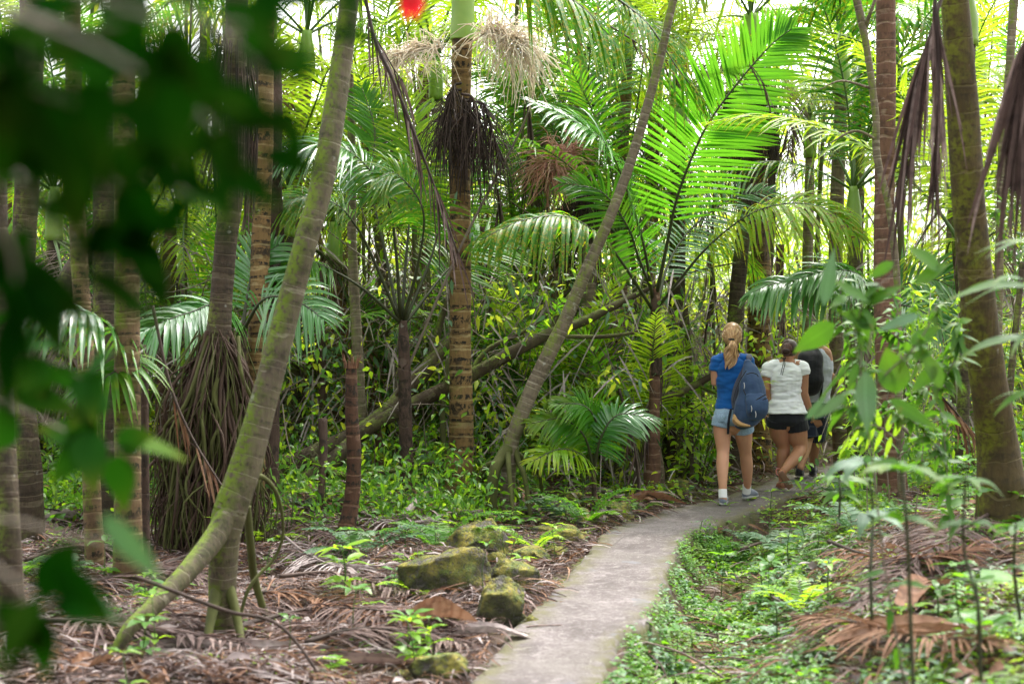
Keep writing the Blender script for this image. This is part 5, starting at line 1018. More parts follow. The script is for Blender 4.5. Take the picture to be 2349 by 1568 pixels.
def shoe(p,heel,toe,w,h,par,mu,ms,name='shoe',trim=None):
    """heel, toe: ground points under the foot"""
    d=nrmz(toe-heel); up=A(0,0,1) if abs(d[2])<.5 else nrmz(A(0,-.8,.6)); L=np.linalg.norm(toe-heel); up=nrmz(up-d*np.dot(up,d)); s=np.cross(d,up)
    at=lambda a,z:heel+d*L*a+up*z
    V=Vol(); V.loft([at(.03,.05),at(.25,.058),at(.5,.052),at(.75,.04),at(.95,.033)],[w*.36,w*.40,w*.44,w*.5,w*.33],[.045,.050,.045,.034,.02],S=tuple(s),U=tuple(up)); V.loft([at(.13,.07),at(.17,h+.02)],[w*.38,w*.33],[.05,.045],S=tuple(s),U=tuple(d),n=10,caps='flat')
    o=V.build(name,mu,par,.005,2)
    V=Vol(); V.loft([at(-.02,.013),at(.2,.013),at(.5,.012),at(.8,.013),at(1.02,.018)],[w*.36,w*.41,w*.38,w*.5,w*.28],[.016,.016,.013,.013,.01],S=tuple(s),U=tuple(up)); V.build('sole',ms,o,.004,1)
    if trim is not None:
        V=Vol(); V.loft([at(.12,h+.005),at(.15,h+.028)],[w*.36,w*.34],[.054,.05],S=tuple(s),U=tuple(d),n=6,caps='flat'); V.build('collar',trim,o,.004,1)
    return o
# ---- the blonde woman in blue
b=Wp(455,1480,14.05); b[2]=0.; t1=thing('person','blonde woman with a ponytail walking away in a blue t-shirt and light denim shorts','person',b); Y=14.05
HC=Wp(450,172,14.08); NK=Wp(450,335,14.03)
V=Vol(); head(V,HC,A(.1,1,-.12),1.,NK,.05)
tc=[Wp(448,360,Y-.01),Wp(448,420,Y-.02),Wp(444,500,Y-.01),Wp(436,600,Y),Wp(434,660,Y),Wp(442,740,Y-.01),Wp(450,820,Y-.01),Wp(452,880,Y)]
tx=[.085,.150,.145,.122,.117,.145,.175,.165]; ty=[.06,.09,.098,.088,.086,.10,.115,.10]
V.loft(tc,tx,ty,S=(1,0,0),U=(0,1,0))
k=802.
sL,sR=Wp(335,385,Y),Wp(572,388,Y); eL,wL=Wp(312,545,Y+.02),Wp(372,560,Y+.24); eR,wR=Wp(612,590,Y-.02),Wp(634,790,Y+.03)
V.limb([Wp(400,362,Y),sL,Wp(316,450,Y),eL],[.045,.052,.046,.037]); V.limb([eL,(eL+wL)/2+A(0,0,.01),wL],[.038,.035,.026])
V.limb([Wp(500,362,Y),sR,Wp(592,480,Y),eR],[.045,.052,.046,.037]); V.limb([eR,(eR+wR)/2,wR],[.038,.034,.025])
hand(V,wL,A(.4,.9,.1),A(0,0,1),A(.8,-.2,0),.95); hand(V,wR,A(.02,.05,-1),A(0,1,0),A(-1,0,0),.95,.45)
hl=[Wp(378,850,Y),Wp(372,950,Y),Wp(376,1085,Y-.02),Wp(372,1190,Y-.09),Wp(373,1300,Y-.14),Wp(375,1395,Y-.17),Wp(378,1460,Y-.18)]
V.limb(hl,[.095,.087,.063,.062,.048,.037,.036])
hr=[Wp(525,860,Y),Wp(538,960,Y+.06),Wp(552,1090,Y+.16),Wp(562,1190,Y+.22),Wp(568,1290,Y+.27),Wp(565,1370,Y+.33),Wp(560,1400,Y+.36)]
V.limb(hr,[.095,.087,.062,.062,.047,.036,.036])
V.build('body',M['skin1'],t1,.006,3); eyes(HC,A(.1,1,-.12),t1)
V=Vol(); V.loft([Wp(448,352,Y-.01)]+tc[1:5]+[Wp(440,748,Y-.01)],[.082,.157,.152,.131,.128,.160],[.062,.098,.106,.097,.096,.112],S=(1,0,0),U=(0,1,0),caps='flat')
V.limb([Wp(400,352,Y),sL+A(0,0,.008),Wp(316,452,Y)],[.05,.062,.060],caps='flat'); V.limb([Wp(500,352,Y),sR+A(0,0,.008),Wp(590,460,Y)],[.05,.062,.060],caps='flat')
V.build('shirt',M['blue'],t1,.006,2,folds(.012,20.))
V=Vol(); V.loft([Wp(441,735,Y-.01),Wp(447,790,Y-.01),Wp(451,845,Y-.01),Wp(452,880,Y)],[.150,.178,.190,.18],[.108,.124,.130,.115],S=(1,0,0),U=(0,1,0),caps='flat')
V.limb([Wp(380,830,Y),Wp(366,893,Y)],[.108,.104],caps='flat'); V.limb([Wp(525,840,Y),Wp(537,925,Y+.04)],[.108,.106],caps='flat')
o=V.build('shorts',M['denim'],t1,.006,1,folds(.006,12.))
for cx,cy in((365,815),):
    V=Vol(); c=Wp(cx,cy,Y-.135); V.loft([c+A(0,.014,.05),c+A(-.0,.004,0),c+A(0,.012,-.05)],[.045,.047,.03],[.006,.006,.006],S=(1,0,0),U=(0,1,0),caps='flat'); V.build('pocket',M['denim'],o,.004,1)
for a_,q in (((Wp(373,1380,Y-.165),Wp(376,1450,Y-.18)),0),((Wp(565,1345,Y+.32),Wp(560,1410,Y+.36)),1)):
    V=Vol(); V.limb(list(a_),[.043,.042],caps='flat'); V.build('sock',M['sock'],t1,.004,2)
hp=Wp(376,1500,Y-.19); hp[2]=.012; tp_=hp+A(.045,.255,0); shoe(None,hp,tp_,.10,.085,t1,M['shoe_g'],M['sole'],trim=M['shoe_b'])
hp=Wp(548,1440,Y+.36); hp[2]=.012; tp_=hp+A(.15,.215,0); shoe(None,hp,tp_,.10,.085,t1,M['shoe_g'],M['sole'],trim=M['shoe_b'])
# hair
V=Vol(); V.ball(HC+A(0,-.008,.016),(.097,.112,.108)); V.ball(HC+A(0,-.06,-.01),(.085,.07,.085)); V.ball(Wp(450,235,Y-.08),(.05,.04,.05)); h=V.build('hair',M['blond'],t1,.006,4)
tie=Wp(446,214,Y-.085); mb=MB()
def f1():
    a=rng.random()*2*PI; e=(rng.random()**.7)*PI*.62; s_=HC+A(0,-.008,.016)+A(math.sin(e)*math.cos(a),.15+math.sin(e)*math.sin(a)*1.,math.cos(e))*A(.099,.112,.110); m_=(s_+tie)/2; o=nrmz(m_-HC-A(0,0,.01)); m_=HC+A(0,-.006,.012)+o*(.108+.007*rng.random()); return [s_,m_,(m_*.4+tie*.6)+o*.022,tie+rpt(1,.007)[0]]
strands(mb,f1,900,.0019,10)
CL=[(rng.random()*6.28,rng.random()**.5,rng.random()*6.28,.55+.5*rng.random()**.7,.006+.014*rng.random()) for _ in range(26)]
def f2():
    a,rr,w,L,am=CL[rng.integers(len(CL))]; a+=rng.normal()*.12; rr=min(1.1,rr+rng.normal()*.08); cs=math.cos(a)*rr; sn=math.sin(a)*rr; L*=.92+.12*rng.random()
    P_=[tie+A(cs*.012,-.02+sn*.01,0)]
    for u,cx,wd in((.2,447,.034),(.45,441,.062),(.7,434,.066),(.88,424,.05),(1.,412,.03)):
        u2=u*L; cy=214+212*u2; P_.append(Wp(cx,cy,Y-.13)+A(cs*wd+am*math.sin(w+u*8),sn*.04-.02+am*.8*math.cos(w+u*7),0))
    return P_
strands(mb,f2,800,.0022,14); mb.build('hair_strands',M['blondp'],h)
V=Vol(); V.loft([tie+A(-.026,0,.012),tie+A(0,-.02,.003),tie+A(.026,0,.012)],[.012,.016,.012],[.012,.016,.012]); V.build('hair_tie',M['packdark'],h,.004,1)
# ---- her backpack
bp=thing('backpack','slate blue backpack with a tan bottom slung on the right shoulder of the blonde woman','backpack',Wp(590,850,Y-.15))
V=Vol(); yb=Y-.215
V.loft([Wp(572,385,Y-.13),Wp(590,455,Y-.17),Wp(600,540,yb),Wp(603,630,yb),Wp(597,720,yb-.01),Wp(587,800,yb),Wp(572,850,yb+.01)],[.035,.078,.108,.135,.160,.158,.12],[.03,.06,.09,.105,.115,.11,.075],S=(1,0,.12),U=(0,1,0)); V.build('main_bag',M['pack'],bp,.006,2,folds(.010,9.,9.))
V=Vol(); V.loft([Wp(620,640,yb-.10),Wp(640,690,yb-.115),Wp(645,760,yb-.12),Wp(640,825,yb-.09)],[.085,.105,.108,.08],[.02,.045,.05,.02],S=(1,0,.1),U=(0,1,0)); o=V.build('front_pocket',M['pack'],bp,.005,2,folds(.006,14.))
mb=MB()
for a_ in ([(590,720),(640,680),(690,650),(712,640)],[(600,745),(650,705),(700,675),(722,668)],[(560,480),(600,470),(640,480),(655,500)],[(455,700),(475,610),(515,520),(560,450)],[(535,600),(580,700),(590,800)]):
    q=[Wp(x,y,0) for x,y in a_]; q=[Wp(x,y,yb-(.155 if x>588 and y>630 else (.10 if x>530 else .05))) for x,y in a_]; tube(mb,q,[.0045,.0045,.0045],6,24)
mb.build('zip',M['packdark'],bp)
mb=MB()
for x,y in((597,725),(630,770),(540,545)): q=Wp(x,y,yb-.165 if x>550 else yb-.10); tube(mb,[q,q+A(.004,-.01,-.03),q+A(0,-.012,-.06)],[.004,.005,.004],5,8)
mb.build('zip_pull',M['sole'],bp)
V=Vol(); V.loft([Wp(462,812,yb-.0),Wp(474,845,yb-.02),Wp(512,872,yb-.045),Wp(580,884,yb-.04)],[.014,.030,.026,.012],[.06,.085,.075,.04]); V.build('bottom_panel',M['suede'],bp,.005,2)
V=Vol(); V.loft([Wp(560,345,Y-.005),Wp(556,400,Y-.085),Wp(530,470,Y-.115),Wp(490,560,Y-.13),Wp(466,660,Y-.14),Wp(462,740,Y-.15)],[.03,.04,.042,.04,.034,.02],[.012,.016,.02,.02,.018,.012],S=(.9,-.2,.4),U=(.2,1,0)); V.build('padded_strap',M['packgrey'],bp,.005,2)
V=Vol(); V.loft([Wp(575,335,Y+.06),Wp(577,328,Y),Wp(582,350,Y-.07),Wp(588,400,Y-.12)],[.034,.034,.034,.034],[.012,.012,.014,.02],S=(1,0,0),U=(0,.5,.8)); V.build('shoulder_strap',M['packgrey'],bp,.005,2)
V=Vol(); V.loft([Wp(440,750,Y-.155),Wp(425,820,Y-.17),Wp(418,890,Y-.165),Wp(416,950,Y-.16)],[.014]*4,[.004]*4,S=(1,0,0),U=(0,1,0),caps='flat'); V.build('hanging_strap',M['packdark'],bp,.003,1)
# ---- the woman in white
Y=15.45; b=Wp(875,1350,Y); b[2]=0.; t2=thing('person','woman with auburn hair in a bun wearing a white t-shirt and short black shorts','person',b)
HC=Wp(900,288,Y+.07); NK=Wp(878,385,Y)
V=Vol(); head(V,HC,A(.25,1,-.55),.97,NK,.055)
tc=[Wp(872,395,Y),Wp(870,445,Y-.01),Wp(868,520,Y-.01),Wp(868,610,Y),Wp(870,670,Y),Wp(875,740,Y),Wp(880,820,Y-.01),Wp(882,870,Y)]
tx=[.09,.165,.165,.150,.150,.175,.192,.18]; ty=[.065,.095,.11,.10,.10,.115,.13,.11]
V.loft(tc,tx,ty,S=(1,0,0),U=(0,1,0))
sL,sR=Wp(738,425,Y),Wp(1000,428,Y); eL,wL=Wp(716,595,Y-.01),Wp(708,730,Y+.06); eR,wR=Wp(1012,630,Y+.0),Wp(1062,765,Y+.05)
V.limb([Wp(820,400,Y),sL,Wp(722,510,Y),eL],[.05,.060,.054,.043]); V.limb([eL,(eL+wL)/2,wL],[.045,.040,.028])
V.limb([Wp(925,400,Y),sR,Wp(1008,520,Y),eR],[.05,.060,.054,.043]); V.limb([eR,(eR+wR)/2+A(-.004,0,0),wR],[.045,.041,.028])
hand(V,wL,A(.02,.1,-1),A(.3,1,0),A(1,-.2,0),.95,.4); hand(V,wR,A(.35,.1,-1),A(-.2,1,0),A(-1,-.1,-.1),.95,.35)
V.limb([Wp(812,860,Y),Wp(822,950,Y+.04),Wp(850,1045,Y+.08),Wp(846,1130,Y+.07),Wp(842,1220,Y+.06),Wp(842,1300,Y+.05),Wp(842,1345,Y+.05)],[.115,.105,.073,.072,.056,.040,.038])
V.limb([Wp(945,870,Y),Wp(962,970,Y+.02),Wp(982,1060,Y+.0),Wp(955,1120,Y-.10),Wp(905,1175,Y-.2),Wp(862,1225,Y-.29),Wp(845,1245,Y-.31)],[.118,.108,.076,.071,.060,.042,.038])
# bare feet in sandals
fh=Wp(842,1348,Y+.03); fh[2]=.045; V.loft([fh,fh+A(.0,.09,-.005),fh+A(.005,.18,-.022)],[.030,.038,.040],[.034,.028,.014],S=(1,0,0),U=(0,0,1))
hb=Wp(825,1250,Y-.34); tb=Wp(893,1352,Y-.24); V.loft([hb,(hb+tb)/2,tb],[.030,.036,.038],[.026,.024,.014],S=tuple(nrmz(A(.8,0,.55))),U=(0,1,0))
V.build('body',M['skin2'],t2,.006,3); eyes(HC,A(.25,1,-.55),t2,.97)
V=Vol(); V.loft([Wp(872,388,Y)]+tc[1:6]+[Wp(878,783,Y)],[.088,.171,.174,.162,.166,.198,.216],[.067,.104,.12,.112,.116,.138,.162],S=(1,0,0),U=(0,1,0),caps='flat')
V.limb([Wp(820,398,Y),sL+A(.008,0,-.004),Wp(722,500,Y)],[.05,.070,.071],caps='flat'); V.limb([Wp(925,398,Y),sR+A(-.008,0,-.004),Wp(1008,488,Y)],[.05,.070,.071],caps='flat')
V.build('shirt',M['white'],t2,.006,2,folds(.013,22.))
V=Vol(); V.loft([Wp(876,750,Y),Wp(879,805,Y-.01),Wp(882,850,Y-.01),Wp(884,880,Y)],[.180,.192,.204,.19],[.120,.136,.145,.125],S=(1,0,0),U=(0,1,0),caps='flat')
V.limb([Wp(812,835,Y),Wp(808,885,Y+.02)],[.131,.126],caps='flat'); V.limb([Wp(945,840,Y),Wp(956,918,Y+.015)],[.133,.130],caps='flat'); V.build('shorts',M['black'],t2,.006,1,folds(.006,12.))
V=Vol(); V.ball(HC+A(-.004,-.016,.014),(.088,.102,.102)); V.ball(HC+A(-.03,-.07,-.045),(.06,.045,.05)); bun=Wp(868,305,Y-.075); V.ball(bun,(.050,.042,.042)); h=V.build('hair',M['auburn'],t2,.005,3)
mb=MB()
def f3():
    a=rng.random()*2*PI; e=(rng.random()**.7)*PI*.55; s_=HC+A(-.004,-.016,.014)+A(math.sin(e)*math.cos(a),.1+math.sin(e)*math.sin(a),math.cos(e))*A(.090,.102,.104); m_=(s_+bun)/2; o=nrmz(m_-HC); return [s_,HC+A(-.004,-.014,.012)+o*.106,bun+(s_-bun)*.2+o*.01,bun+rpt(1,.012)[0]]
strands(mb,f3,600,.0018)
def f4():
    a=rng.random()*6.28; tl=rng.random()*1.2; r0=.044+.005*rng.random(); return [bun+A(math.cos(a+q)*r0,-.02*math.cos(tl)-.022+abs(math.sin(q*2))*-.006,math.sin(a+q)*r0*.85)for q in (0,.6,1.2,1.8)]
strands(mb,f4,260,.0022); mb.build('hair_strands',M['auburn'],h)
mb=MB()
for q in ([(852,352),(848,400),(838,440),(829,480)],[(856,352),(862,400),(852,440),(842,486)],[(850,358),(838,345),(832,352),(846,362)],[(855,358),(868,348),(866,360),(856,364)]): tube(mb,[Wp(x,y,Y-.115 if y<420 else Y-.13) for x,y in q],[.0038,.0038,.003],6,16)
mb.build('neck_tie',M['packdark'],t2)
def sandal(h_,t_,s_,u_,par):
    h_=np.array(h_);t_=np.array(t_); d=t_-h_; V=Vol(); V.loft([h_-d*.08-u_*.036,h_+d*.35-u_*.034,h_+d*.8-u_*.03,t_+d*.12-u_*.028],[.033,.034,.043,.034],[.007]*4,S=tuple(s_),U=tuple(u_)); o=V.build('sandal',M['sandsole'],par,.003,1)
    mb=MB(); c=h_+d*.78; tube(mb,[c+s_*.042-u_*.025,c+s_*.03+u_*.016,c+u_*.024,c-s_*.03+u_*.016,c-s_*.042-u_*.025],[.008]*5,6,16); c=h_+d*.05
    tube(mb,[c+s_*.034-u_*.03,c+s_*.036+u_*.03-d*.05,c-d*.25+u_*.045,c-s_*.036+u_*.03-d*.05,c-s_*.034-u_*.03],[.006]*5,6,16); mb.build('strap',M['sandal'],o)
sandal(fh,fh+A(.005,.17,-.01),A(1,0,0),A(0,0,1),t2); s_=nrmz(A(.8,0,.55)); sandal(hb,tb,s_,nrmz(A(.25,1,.45)-s_*np.dot(A(.25,1,.45),s_)),t2)
# ---- the man
Y=16.75; b=Wp(1060,1280,Y); b[2]=0.; t3=thing('person','man in a grey sleeveless top and dark plaid shorts, mostly hidden by leaves, walking ahead','person',b)
HC=Wp(1120,165,Y+.03); NK=Wp(1115,275,Y)
V=Vol(); head(V,HC,A(.3,1,-.1),1.05,NK,.062)
tc=[Wp(1112,290,Y),Wp(1110,340,Y),Wp(1108,430,Y),Wp(1106,540,Y),Wp(1100,640,Y),Wp(1095,720,Y),Wp(1092,790,Y),Wp(1090,840,Y)]
tx=[.10,.185,.19,.165,.155,.165,.17,.16]; ty=[.07,.10,.12,.11,.10,.11,.12,.11]
V.loft(tc,tx,ty,S=(1,0,0),U=(0,1,0))
sL,sR=Wp(990,325,Y),Wp(1185,322,Y-.01); eL,wL=Wp(975,500,Y),Wp(985,600,Y+.18); eR,wR=Wp(1208,478,Y-.01),Wp(1278,545,Y+.12)
V.limb([Wp(1060,295,Y),sL,Wp(980,420,Y),eL],[.06,.066,.056,.045]); V.limb([eL,(eL+wL)/2,wL],[.046,.042,.030])
V.limb([Wp(1160,295,Y),sR,Wp(1196,400,Y),eR],[.06,.066,.056,.045]); V.limb([eR,(eR+wR)/2,wR],[.046,.042,.030])
hand(V,wL,A(.1,.9,-.4),A(.4,.3,1),A(1,0,0),1.05); hand(V,wR,A(.35,.35,-.85),A(-.2,.9,.3),A(-.9,0,-.2),1.05,.4)
V.limb([Wp(1040,820,Y),Wp(1040,920,Y),Wp(1032,1010,Y-.02),Wp(1018,1080,Y-.10),Wp(998,1150,Y-.2),Wp(984,1215,Y-.27)],[.10,.09,.068,.064,.05,.04])
V.limb([Wp(1120,820,Y),Wp(1118,920,Y+.08),Wp(1098,1010,Y+.18),Wp(1090,1080,Y+.24),Wp(1084,1140,Y+.3),Wp(1080,1175,Y+.34)],[.10,.09,.068,.062,.048,.04])
V.build('body',M['skin3'],t3,.007,3); eyes(HC,A(.3,1,-.1),t3,1.05)
V=Vol(); V.loft([Wp(1112,284,Y)]+tc[1:5]+[Wp(1097,708,Y)],[.07,.165,.195,.18,.175,.182],[.07,.108,.13,.122,.118,.125],S=(1,0,0),U=(0,1,0),caps='flat'); V.build('shirt',M['grayshirt'],t3,.006,2,folds(.010,14.))
V=Vol(); V.loft([Wp(1096,700,Y),Wp(1094,760,Y),Wp(1092,830,Y)],[.176,.186,.188],[.12,.135,.13],S=(1,0,0),U=(0,1,0),caps='flat'); V.limb([Wp(1045,800,Y),Wp(1040,900,Y),Wp(1052,975,Y-.01)],[.115,.108,.105],caps='flat'); V.limb([Wp(1125,800,Y),Wp(1120,900,Y+.06),Wp(1108,985,Y+.13)],[.115,.108,.104],caps='flat'); V.build('shorts',M['plaid'],t3,.006,1,folds(.009,9.))
V=Vol(); V.ball(HC+A(0,-.01,.022),(.092,.108,.104)); V.loft([HC+A(.03,.09,.03),HC+A(.05,.18,.01)],[.06,.05],[.008,.006],S=(1,-.3,0),U=(0,0,1)); V.build('cap',M['packdark'],t3,.005,2)
V=Vol(); V.ball(HC+A(0,-.03,-.02),(.082,.085,.08)); V.build('hair',M['darkhair'],t3,.005,2)
hp=Wp(975,1285,Y-.29); hp[2]=.03; shoe(None,hp+A(0,0,.03),hp+A(.06,.27,-.015),.11,.11,t3,M['shoe_k'],M['shoe_k']); hp=Wp(1076,1225,Y+.3); hp[2]=.012; shoe(None,hp,hp+A(.08,.27,0),.11,.11,t3,M['shoe_k'],M['shoe_k'])
bq=thing('backpack','black backpack worn by the man in plaid shorts','backpack',Wp(1060,600,Y-.2))
V=Vol(); V.loft([Wp(1068,290,Y-.15),Wp(1062,340,Y-.2),Wp(1056,440,Y-.24),Wp(1052,540,Y-.25),Wp(1052,600,Y-.22)],[.09,.14,.155,.16,.13],[.05,.08,.10,.11,.08],S=(1,0,0),U=(0,1,0)); V.build('main_bag',M['black'],bq,.006,2,folds(.01,9.))
for xx in(1020,1100):
    V=Vol(); V.loft([Wp(xx,300,Y-.13),Wp(xx,275,Y-.06),Wp(xx,270,Y+.02),Wp(xx,300,Y+.08)],[.03]*4,[.009]*4,S=(1,0,0),U=(0,.3,1)); V.build('shoulder_strap',M['packdark'],bq,.005,1)
V=Vol(); V.loft([Wp(1158,520,Y-.10),Wp(1150,600,Y-.135),Wp(1135,690,Y-.135)],[.014]*3,[.005]*3,S=(1,0,0),U=(0,1,0),caps='flat'); V.build('hanging_strap',M['packdark'],bq,.003,1)
# ------------------------------------------------------------------ leaves close to the lens
def leafpx(mb,u0,v0,u1,v1,Y,w,dY=0.,prof='ovate',tint=None,mi=0,droop=.05,fold=.15,nrm=None,seg=10):
    a=P(u0,v0,Y); b=P(u1,v1,Y+dY); d=b-a; L=np.linalg.norm(d); n=nrm if nrm is not None else nrmz(np.array([rng.normal()*.3,-1,.45+rng.normal()*.3]))
    leaves(mb,[a],[d+A(0,0,droop*L)],[n],L,w/2.2939/F*Y/2,droop,seg,prof,fold=fold,wave=.08,tint=tint if tint is None else [tint],mi=mi)
def branch_thing(name,label,cat,stems,leafs,Y,mat,stemmat='twig',rnd=None,group=None,sr=.004):
    t=thing(name,label,cat,P(*stems[0][0],Y) if len(stems[0][0])==2 else P(*stems[0][0]),group); mb=MB(); cs=[]
    for s in stems:
        q=[P(p[0],p[1],Y if len(p)<3 else p[2]) for p in s]; cs.append(tube(mb,q,[sr,sr*.8,sr*.5],7,26,bump=.05))
    mb.build('stem',M[stemmat],t); m=MB()
    for l in leafs: leafpx(m,*l[:4],l[6] if len(l)>6 else Y,l[4]*.85,tint=l[5] if len(l)>5 else None)
    if rnd:
        n,L,W=rnd
        for c in cs:
            k=rng.integers(3,len(c),n); p=c[k]; dv=rpt(n)*A(1,.6,.8)+A(0,0,-.1); leaves(m,p,dv,A(0,-.3,1)+rpt(n,.35),L*(.6+.6*rng.random(n)),W*(.7+.5*rng.random(n)),.3,8,'ovate',fold=.15,wave=.1)
    m.build('foliage',M[mat],t); return t
# leafy shrub in front of the man
branch_thing('leafy_shrub','out of focus broad leaved shrub half hiding the man, with one hanging grey leaf','shrub',
 [[(2075,1568,5.2),(2030,1300,5.2),(2000,1050,5.2),(1975,880,5.2),(1960,760,5.2)],[(1975,880,5.2),(1975,800,5.2),(1965,740,5.2),(1945,680,5.2)],[(1985,900,5.2),(2050,840,5.2),(2110,780,5.2),(2150,700,5.2)],[(1960,760,5.2),(1990,680,5.2),(2060,620,5.2)],[(1990,960,5.2),(1960,940,5.2),(1935,930,5.2)]],
 [(1915,742,1822,806,66,.8,5.2),(2010,745,1925,715,54,.5,5.2),(2060,900,2030,790,88,.3,5.2),(2150,840,2090,900,40,.9,5.2),(2160,890,2110,790,52,.7,5.2),(1980,700,2080,650,34,.3,5.2),
  (2090,790,2160,745,46,.8,5.2),(2090,820,2150,805,30,.9,5.2),(2040,915,2150,985,40,.2,5.2),(1990,690,1905,640,40,.4,5.1),(1960,820,1870,930,12,.3,5.2),(2160,620,2075,560,50,.9,5.2),(2100,650,2180,600,40,.7,5.2),(2050,600,1990,640,30,.8,5.2)],5.2,'nearshrub',rnd=(12,.085,.016))
branch_thing('grey_leaf_twig','twig with one large hanging dusty grey green leaf, in front of the far trunks','twig',
 [[(2000,760,4.9),(1990,820,4.9),(1984,850,4.9)]],[(1984,850,1988,990,66,.5,4.9),(1940,905,1865,960,34,.8,4.9),(1890,700,1915,560,40,.6,4.9),(2110,720,2010,760,32,.9,4.9),(1850,960,1900,900,26,.7,4.9)],4.9,'grayleaf')
branch_thing('leafy_shrub','fine twiggy shrub with small light leaves around the man\'s arm','shrub',
 [[(1990,1180,8.5),(1985,1020,8.5),(1965,880,8.5),(1940,760,8.5)],[(2040,1150,8.5),(2030,950,8.5),(2060,800,8.5),(2050,680,8.5)],[(1985,1020,8.5),(1990,975,8.5),(1980,940,8.5)],[(1965,880,8.5),(1975,800,8.5),(1965,740,8.4)],[(2100,1180,8.5),(2120,980,8.5),(2110,820,8.5),(2150,700,8.5)],[(2030,950,8.5),(2100,900,8.5),(2170,870,8.5)],[(1940,760,8.5),(1925,700,8.5),(1935,640,8.5)],[(2110,820,8.5),(2040,760,8.5),(1980,740,8.5)]],[],8.5,'nearshrub',rnd=(42,.10,.016))
branch_thing('leafy_shrub','shrub with blurry leaves rising left of the thickest trunk','shrub',
 [[(2180,1260,7.),(2170,1050,7.),(2150,900,7.),(2120,760,7.)],[(2170,1050,7.),(2110,980,7.),(2060,940,7.)],[(2150,900,7.),(2190,820,7.),(2200,740,7.)]],[],7.,'nearshrub',rnd=(44,.11,.020))
for (lab,Yq,st,m_) in [('dense twiggy shrub in front of the red ringed palm',9.4,[[(2010,1130),(2000,950),(1985,820),(1960,700)],[(2060,1130),(2070,950),(2080,820),(2060,700)],[(2000,1000),(1985,930),(1965,880)],[(2070,950),(2130,880),(2180,800)],[(2060,1050),(2120,1000),(2170,960)]],'nearshrub'),
  ('taller airy shrub between the red ringed palm and the thickest trunk',10.2,[[(2150,1150),(2140,900),(2130,760),(2135,660)],[(2140,900),(2190,800),(2200,680)],[(2130,760),(2100,700),(2090,650)],[(2130,850),(2100,780),(2085,730)]],'shrub_b'),
  ('leafy shrub behind the thickest trunk near the edge',10.8,[[(2310,1100),(2320,850),(2330,600),(2320,450)],[(2320,850),(2280,740),(2270,640)],[(2325,700),(2350,600),(2370,520)],[(2330,600),(2290,520),(2280,420)],[(2320,450),(2340,330),(2310,230)]],'nearshrub'),
  ('shrub with thin stems over the far bend of the path',11.2,[[(1960,1100),(1955,980),(1940,900),(1935,830)],[(1955,960),(1980,900),(2000,840)],[(1965,1060),(1950,1040),(1935,1020)],[(1980,1100),(1995,1000),(1990,900)]],'shrub_b')]:
    branch_thing('leafy_shrub',lab,'shrub',[[(a,b,Yq+rng.normal()*.15) for a,b in q] for q in st],[],Yq,m_,rnd=(44,.10,.015))
# seedlings in the lower right foreground
def nearplant(label,st,whs,Y,mat,L,W,sr=.006):
    t=thing('tall_seedling',label,'plant',P(st[0][0],st[0][1],Y)); mb=MB(); tube(mb,[P(u+(rng.normal()*9 if 0<i_<len(st)-1 else 0),v,Y+rng.normal()*.04) for i_,(u,v) in enumerate(st)],[sr*1.2,sr,sr*.7],8,40,bump=.10); mb.build('stem',M['stalk_d'],t); m=MB()
    for (u,v,n,s_) in whs:
        b=P(u,v,Y); a=rng.random()*6.28+np.arange(n)/n*6.28+rng.normal(size=n)*.2; dv=np.stack([np.cos(a),np.sin(a)*.8,.1+.35*rng.random(n)],1); l=L*s_*(.75+.5*rng.random(n))
        leaves(m,b+dv*0,dv,A(0,-.25,1)+rpt(n,.2),l,W*l/L,.35+.35*rng.random(n),9,'ovate',fold=.15,wave=.12)
    m.build('foliage',M[mat],t); return t
nearplant('tall seedling with big pale leaves and a thin dark stem at the lower right',[(2096,1600),(2085,1400),(2072,1200),(2066,1075)],[(2066,1078,6,1.1),(2070,1190,5,.9),(2078,1340,3,.6)],4.6,'nearshrub',.15,.028)
nearplant('seedling with drooping grey green leaves left of the tall one',[(2000,1420),(1995,1300),(1985,1160),(1982,1050)],[(1982,1060,6,1.),(1990,1180,5,.9)],5.4,'grayleaf',.16,.03,.006)
nearplant('seedling with toothed bright leaves right of the tall one',[(2250,1560),(2235,1380),(2220,1250),(2215,1090)],[(2218,1100,6,.9),(2222,1200,6,1.),(2232,1330,4,.6)],4.8,'nearshrub',.14,.024)
nearplant('leafy plant whose narrow green leaves enter from the right edge','[(0,0)]' and [(2360,1300),(2380,900),(2390,700),(2380,560)],[(2370,660,9,1.2),(2385,780,8,1.2),(2380,560,7,1.),(2375,900,6,.9)],5.2,'nearshrub',.26,.016)
nearplant('small seedling near the right edge under the thickest trunk',[(2340,1420),(2335,1300),(2330,1200)],[(2332,1210,6,1.),(2336,1300,5,.7)],5.5,'nearshrub',.12,.022)
nearplant('fresh seedling with horizontal fern like leaves below the man',[(1925,1190),(1925,1130),(1924,1090)],[(1924,1095,7,1.),(1925,1130,5,.8)],7.5,'nearshrub',.16,.024)
branch_thing('fern','bright yellow green fern frond arching over the path beside the man','fern',[[(2060,1010,7.2),(2010,975,7.2),(1960,985,7.2),(1930,1030,7.2)]],[(2050,1000,2070,960,16,.9),(2035,990,2045,945,16,.9),(2018,980,2012,935,16,.9),(2000,978,1980,940,15,.9),(1985,980,1955,955,14,.9),(2045,1000,2030,1050,14,.9),(2025,985,2005,1035,14,.9),(2005,980,1985,1030,14,.9),(1988,982,1965,1025,13,.9),(1970,985,1945,1030,12,.9),(1950,1000,1925,1045,12,.9)],7.2,'shrub_b')
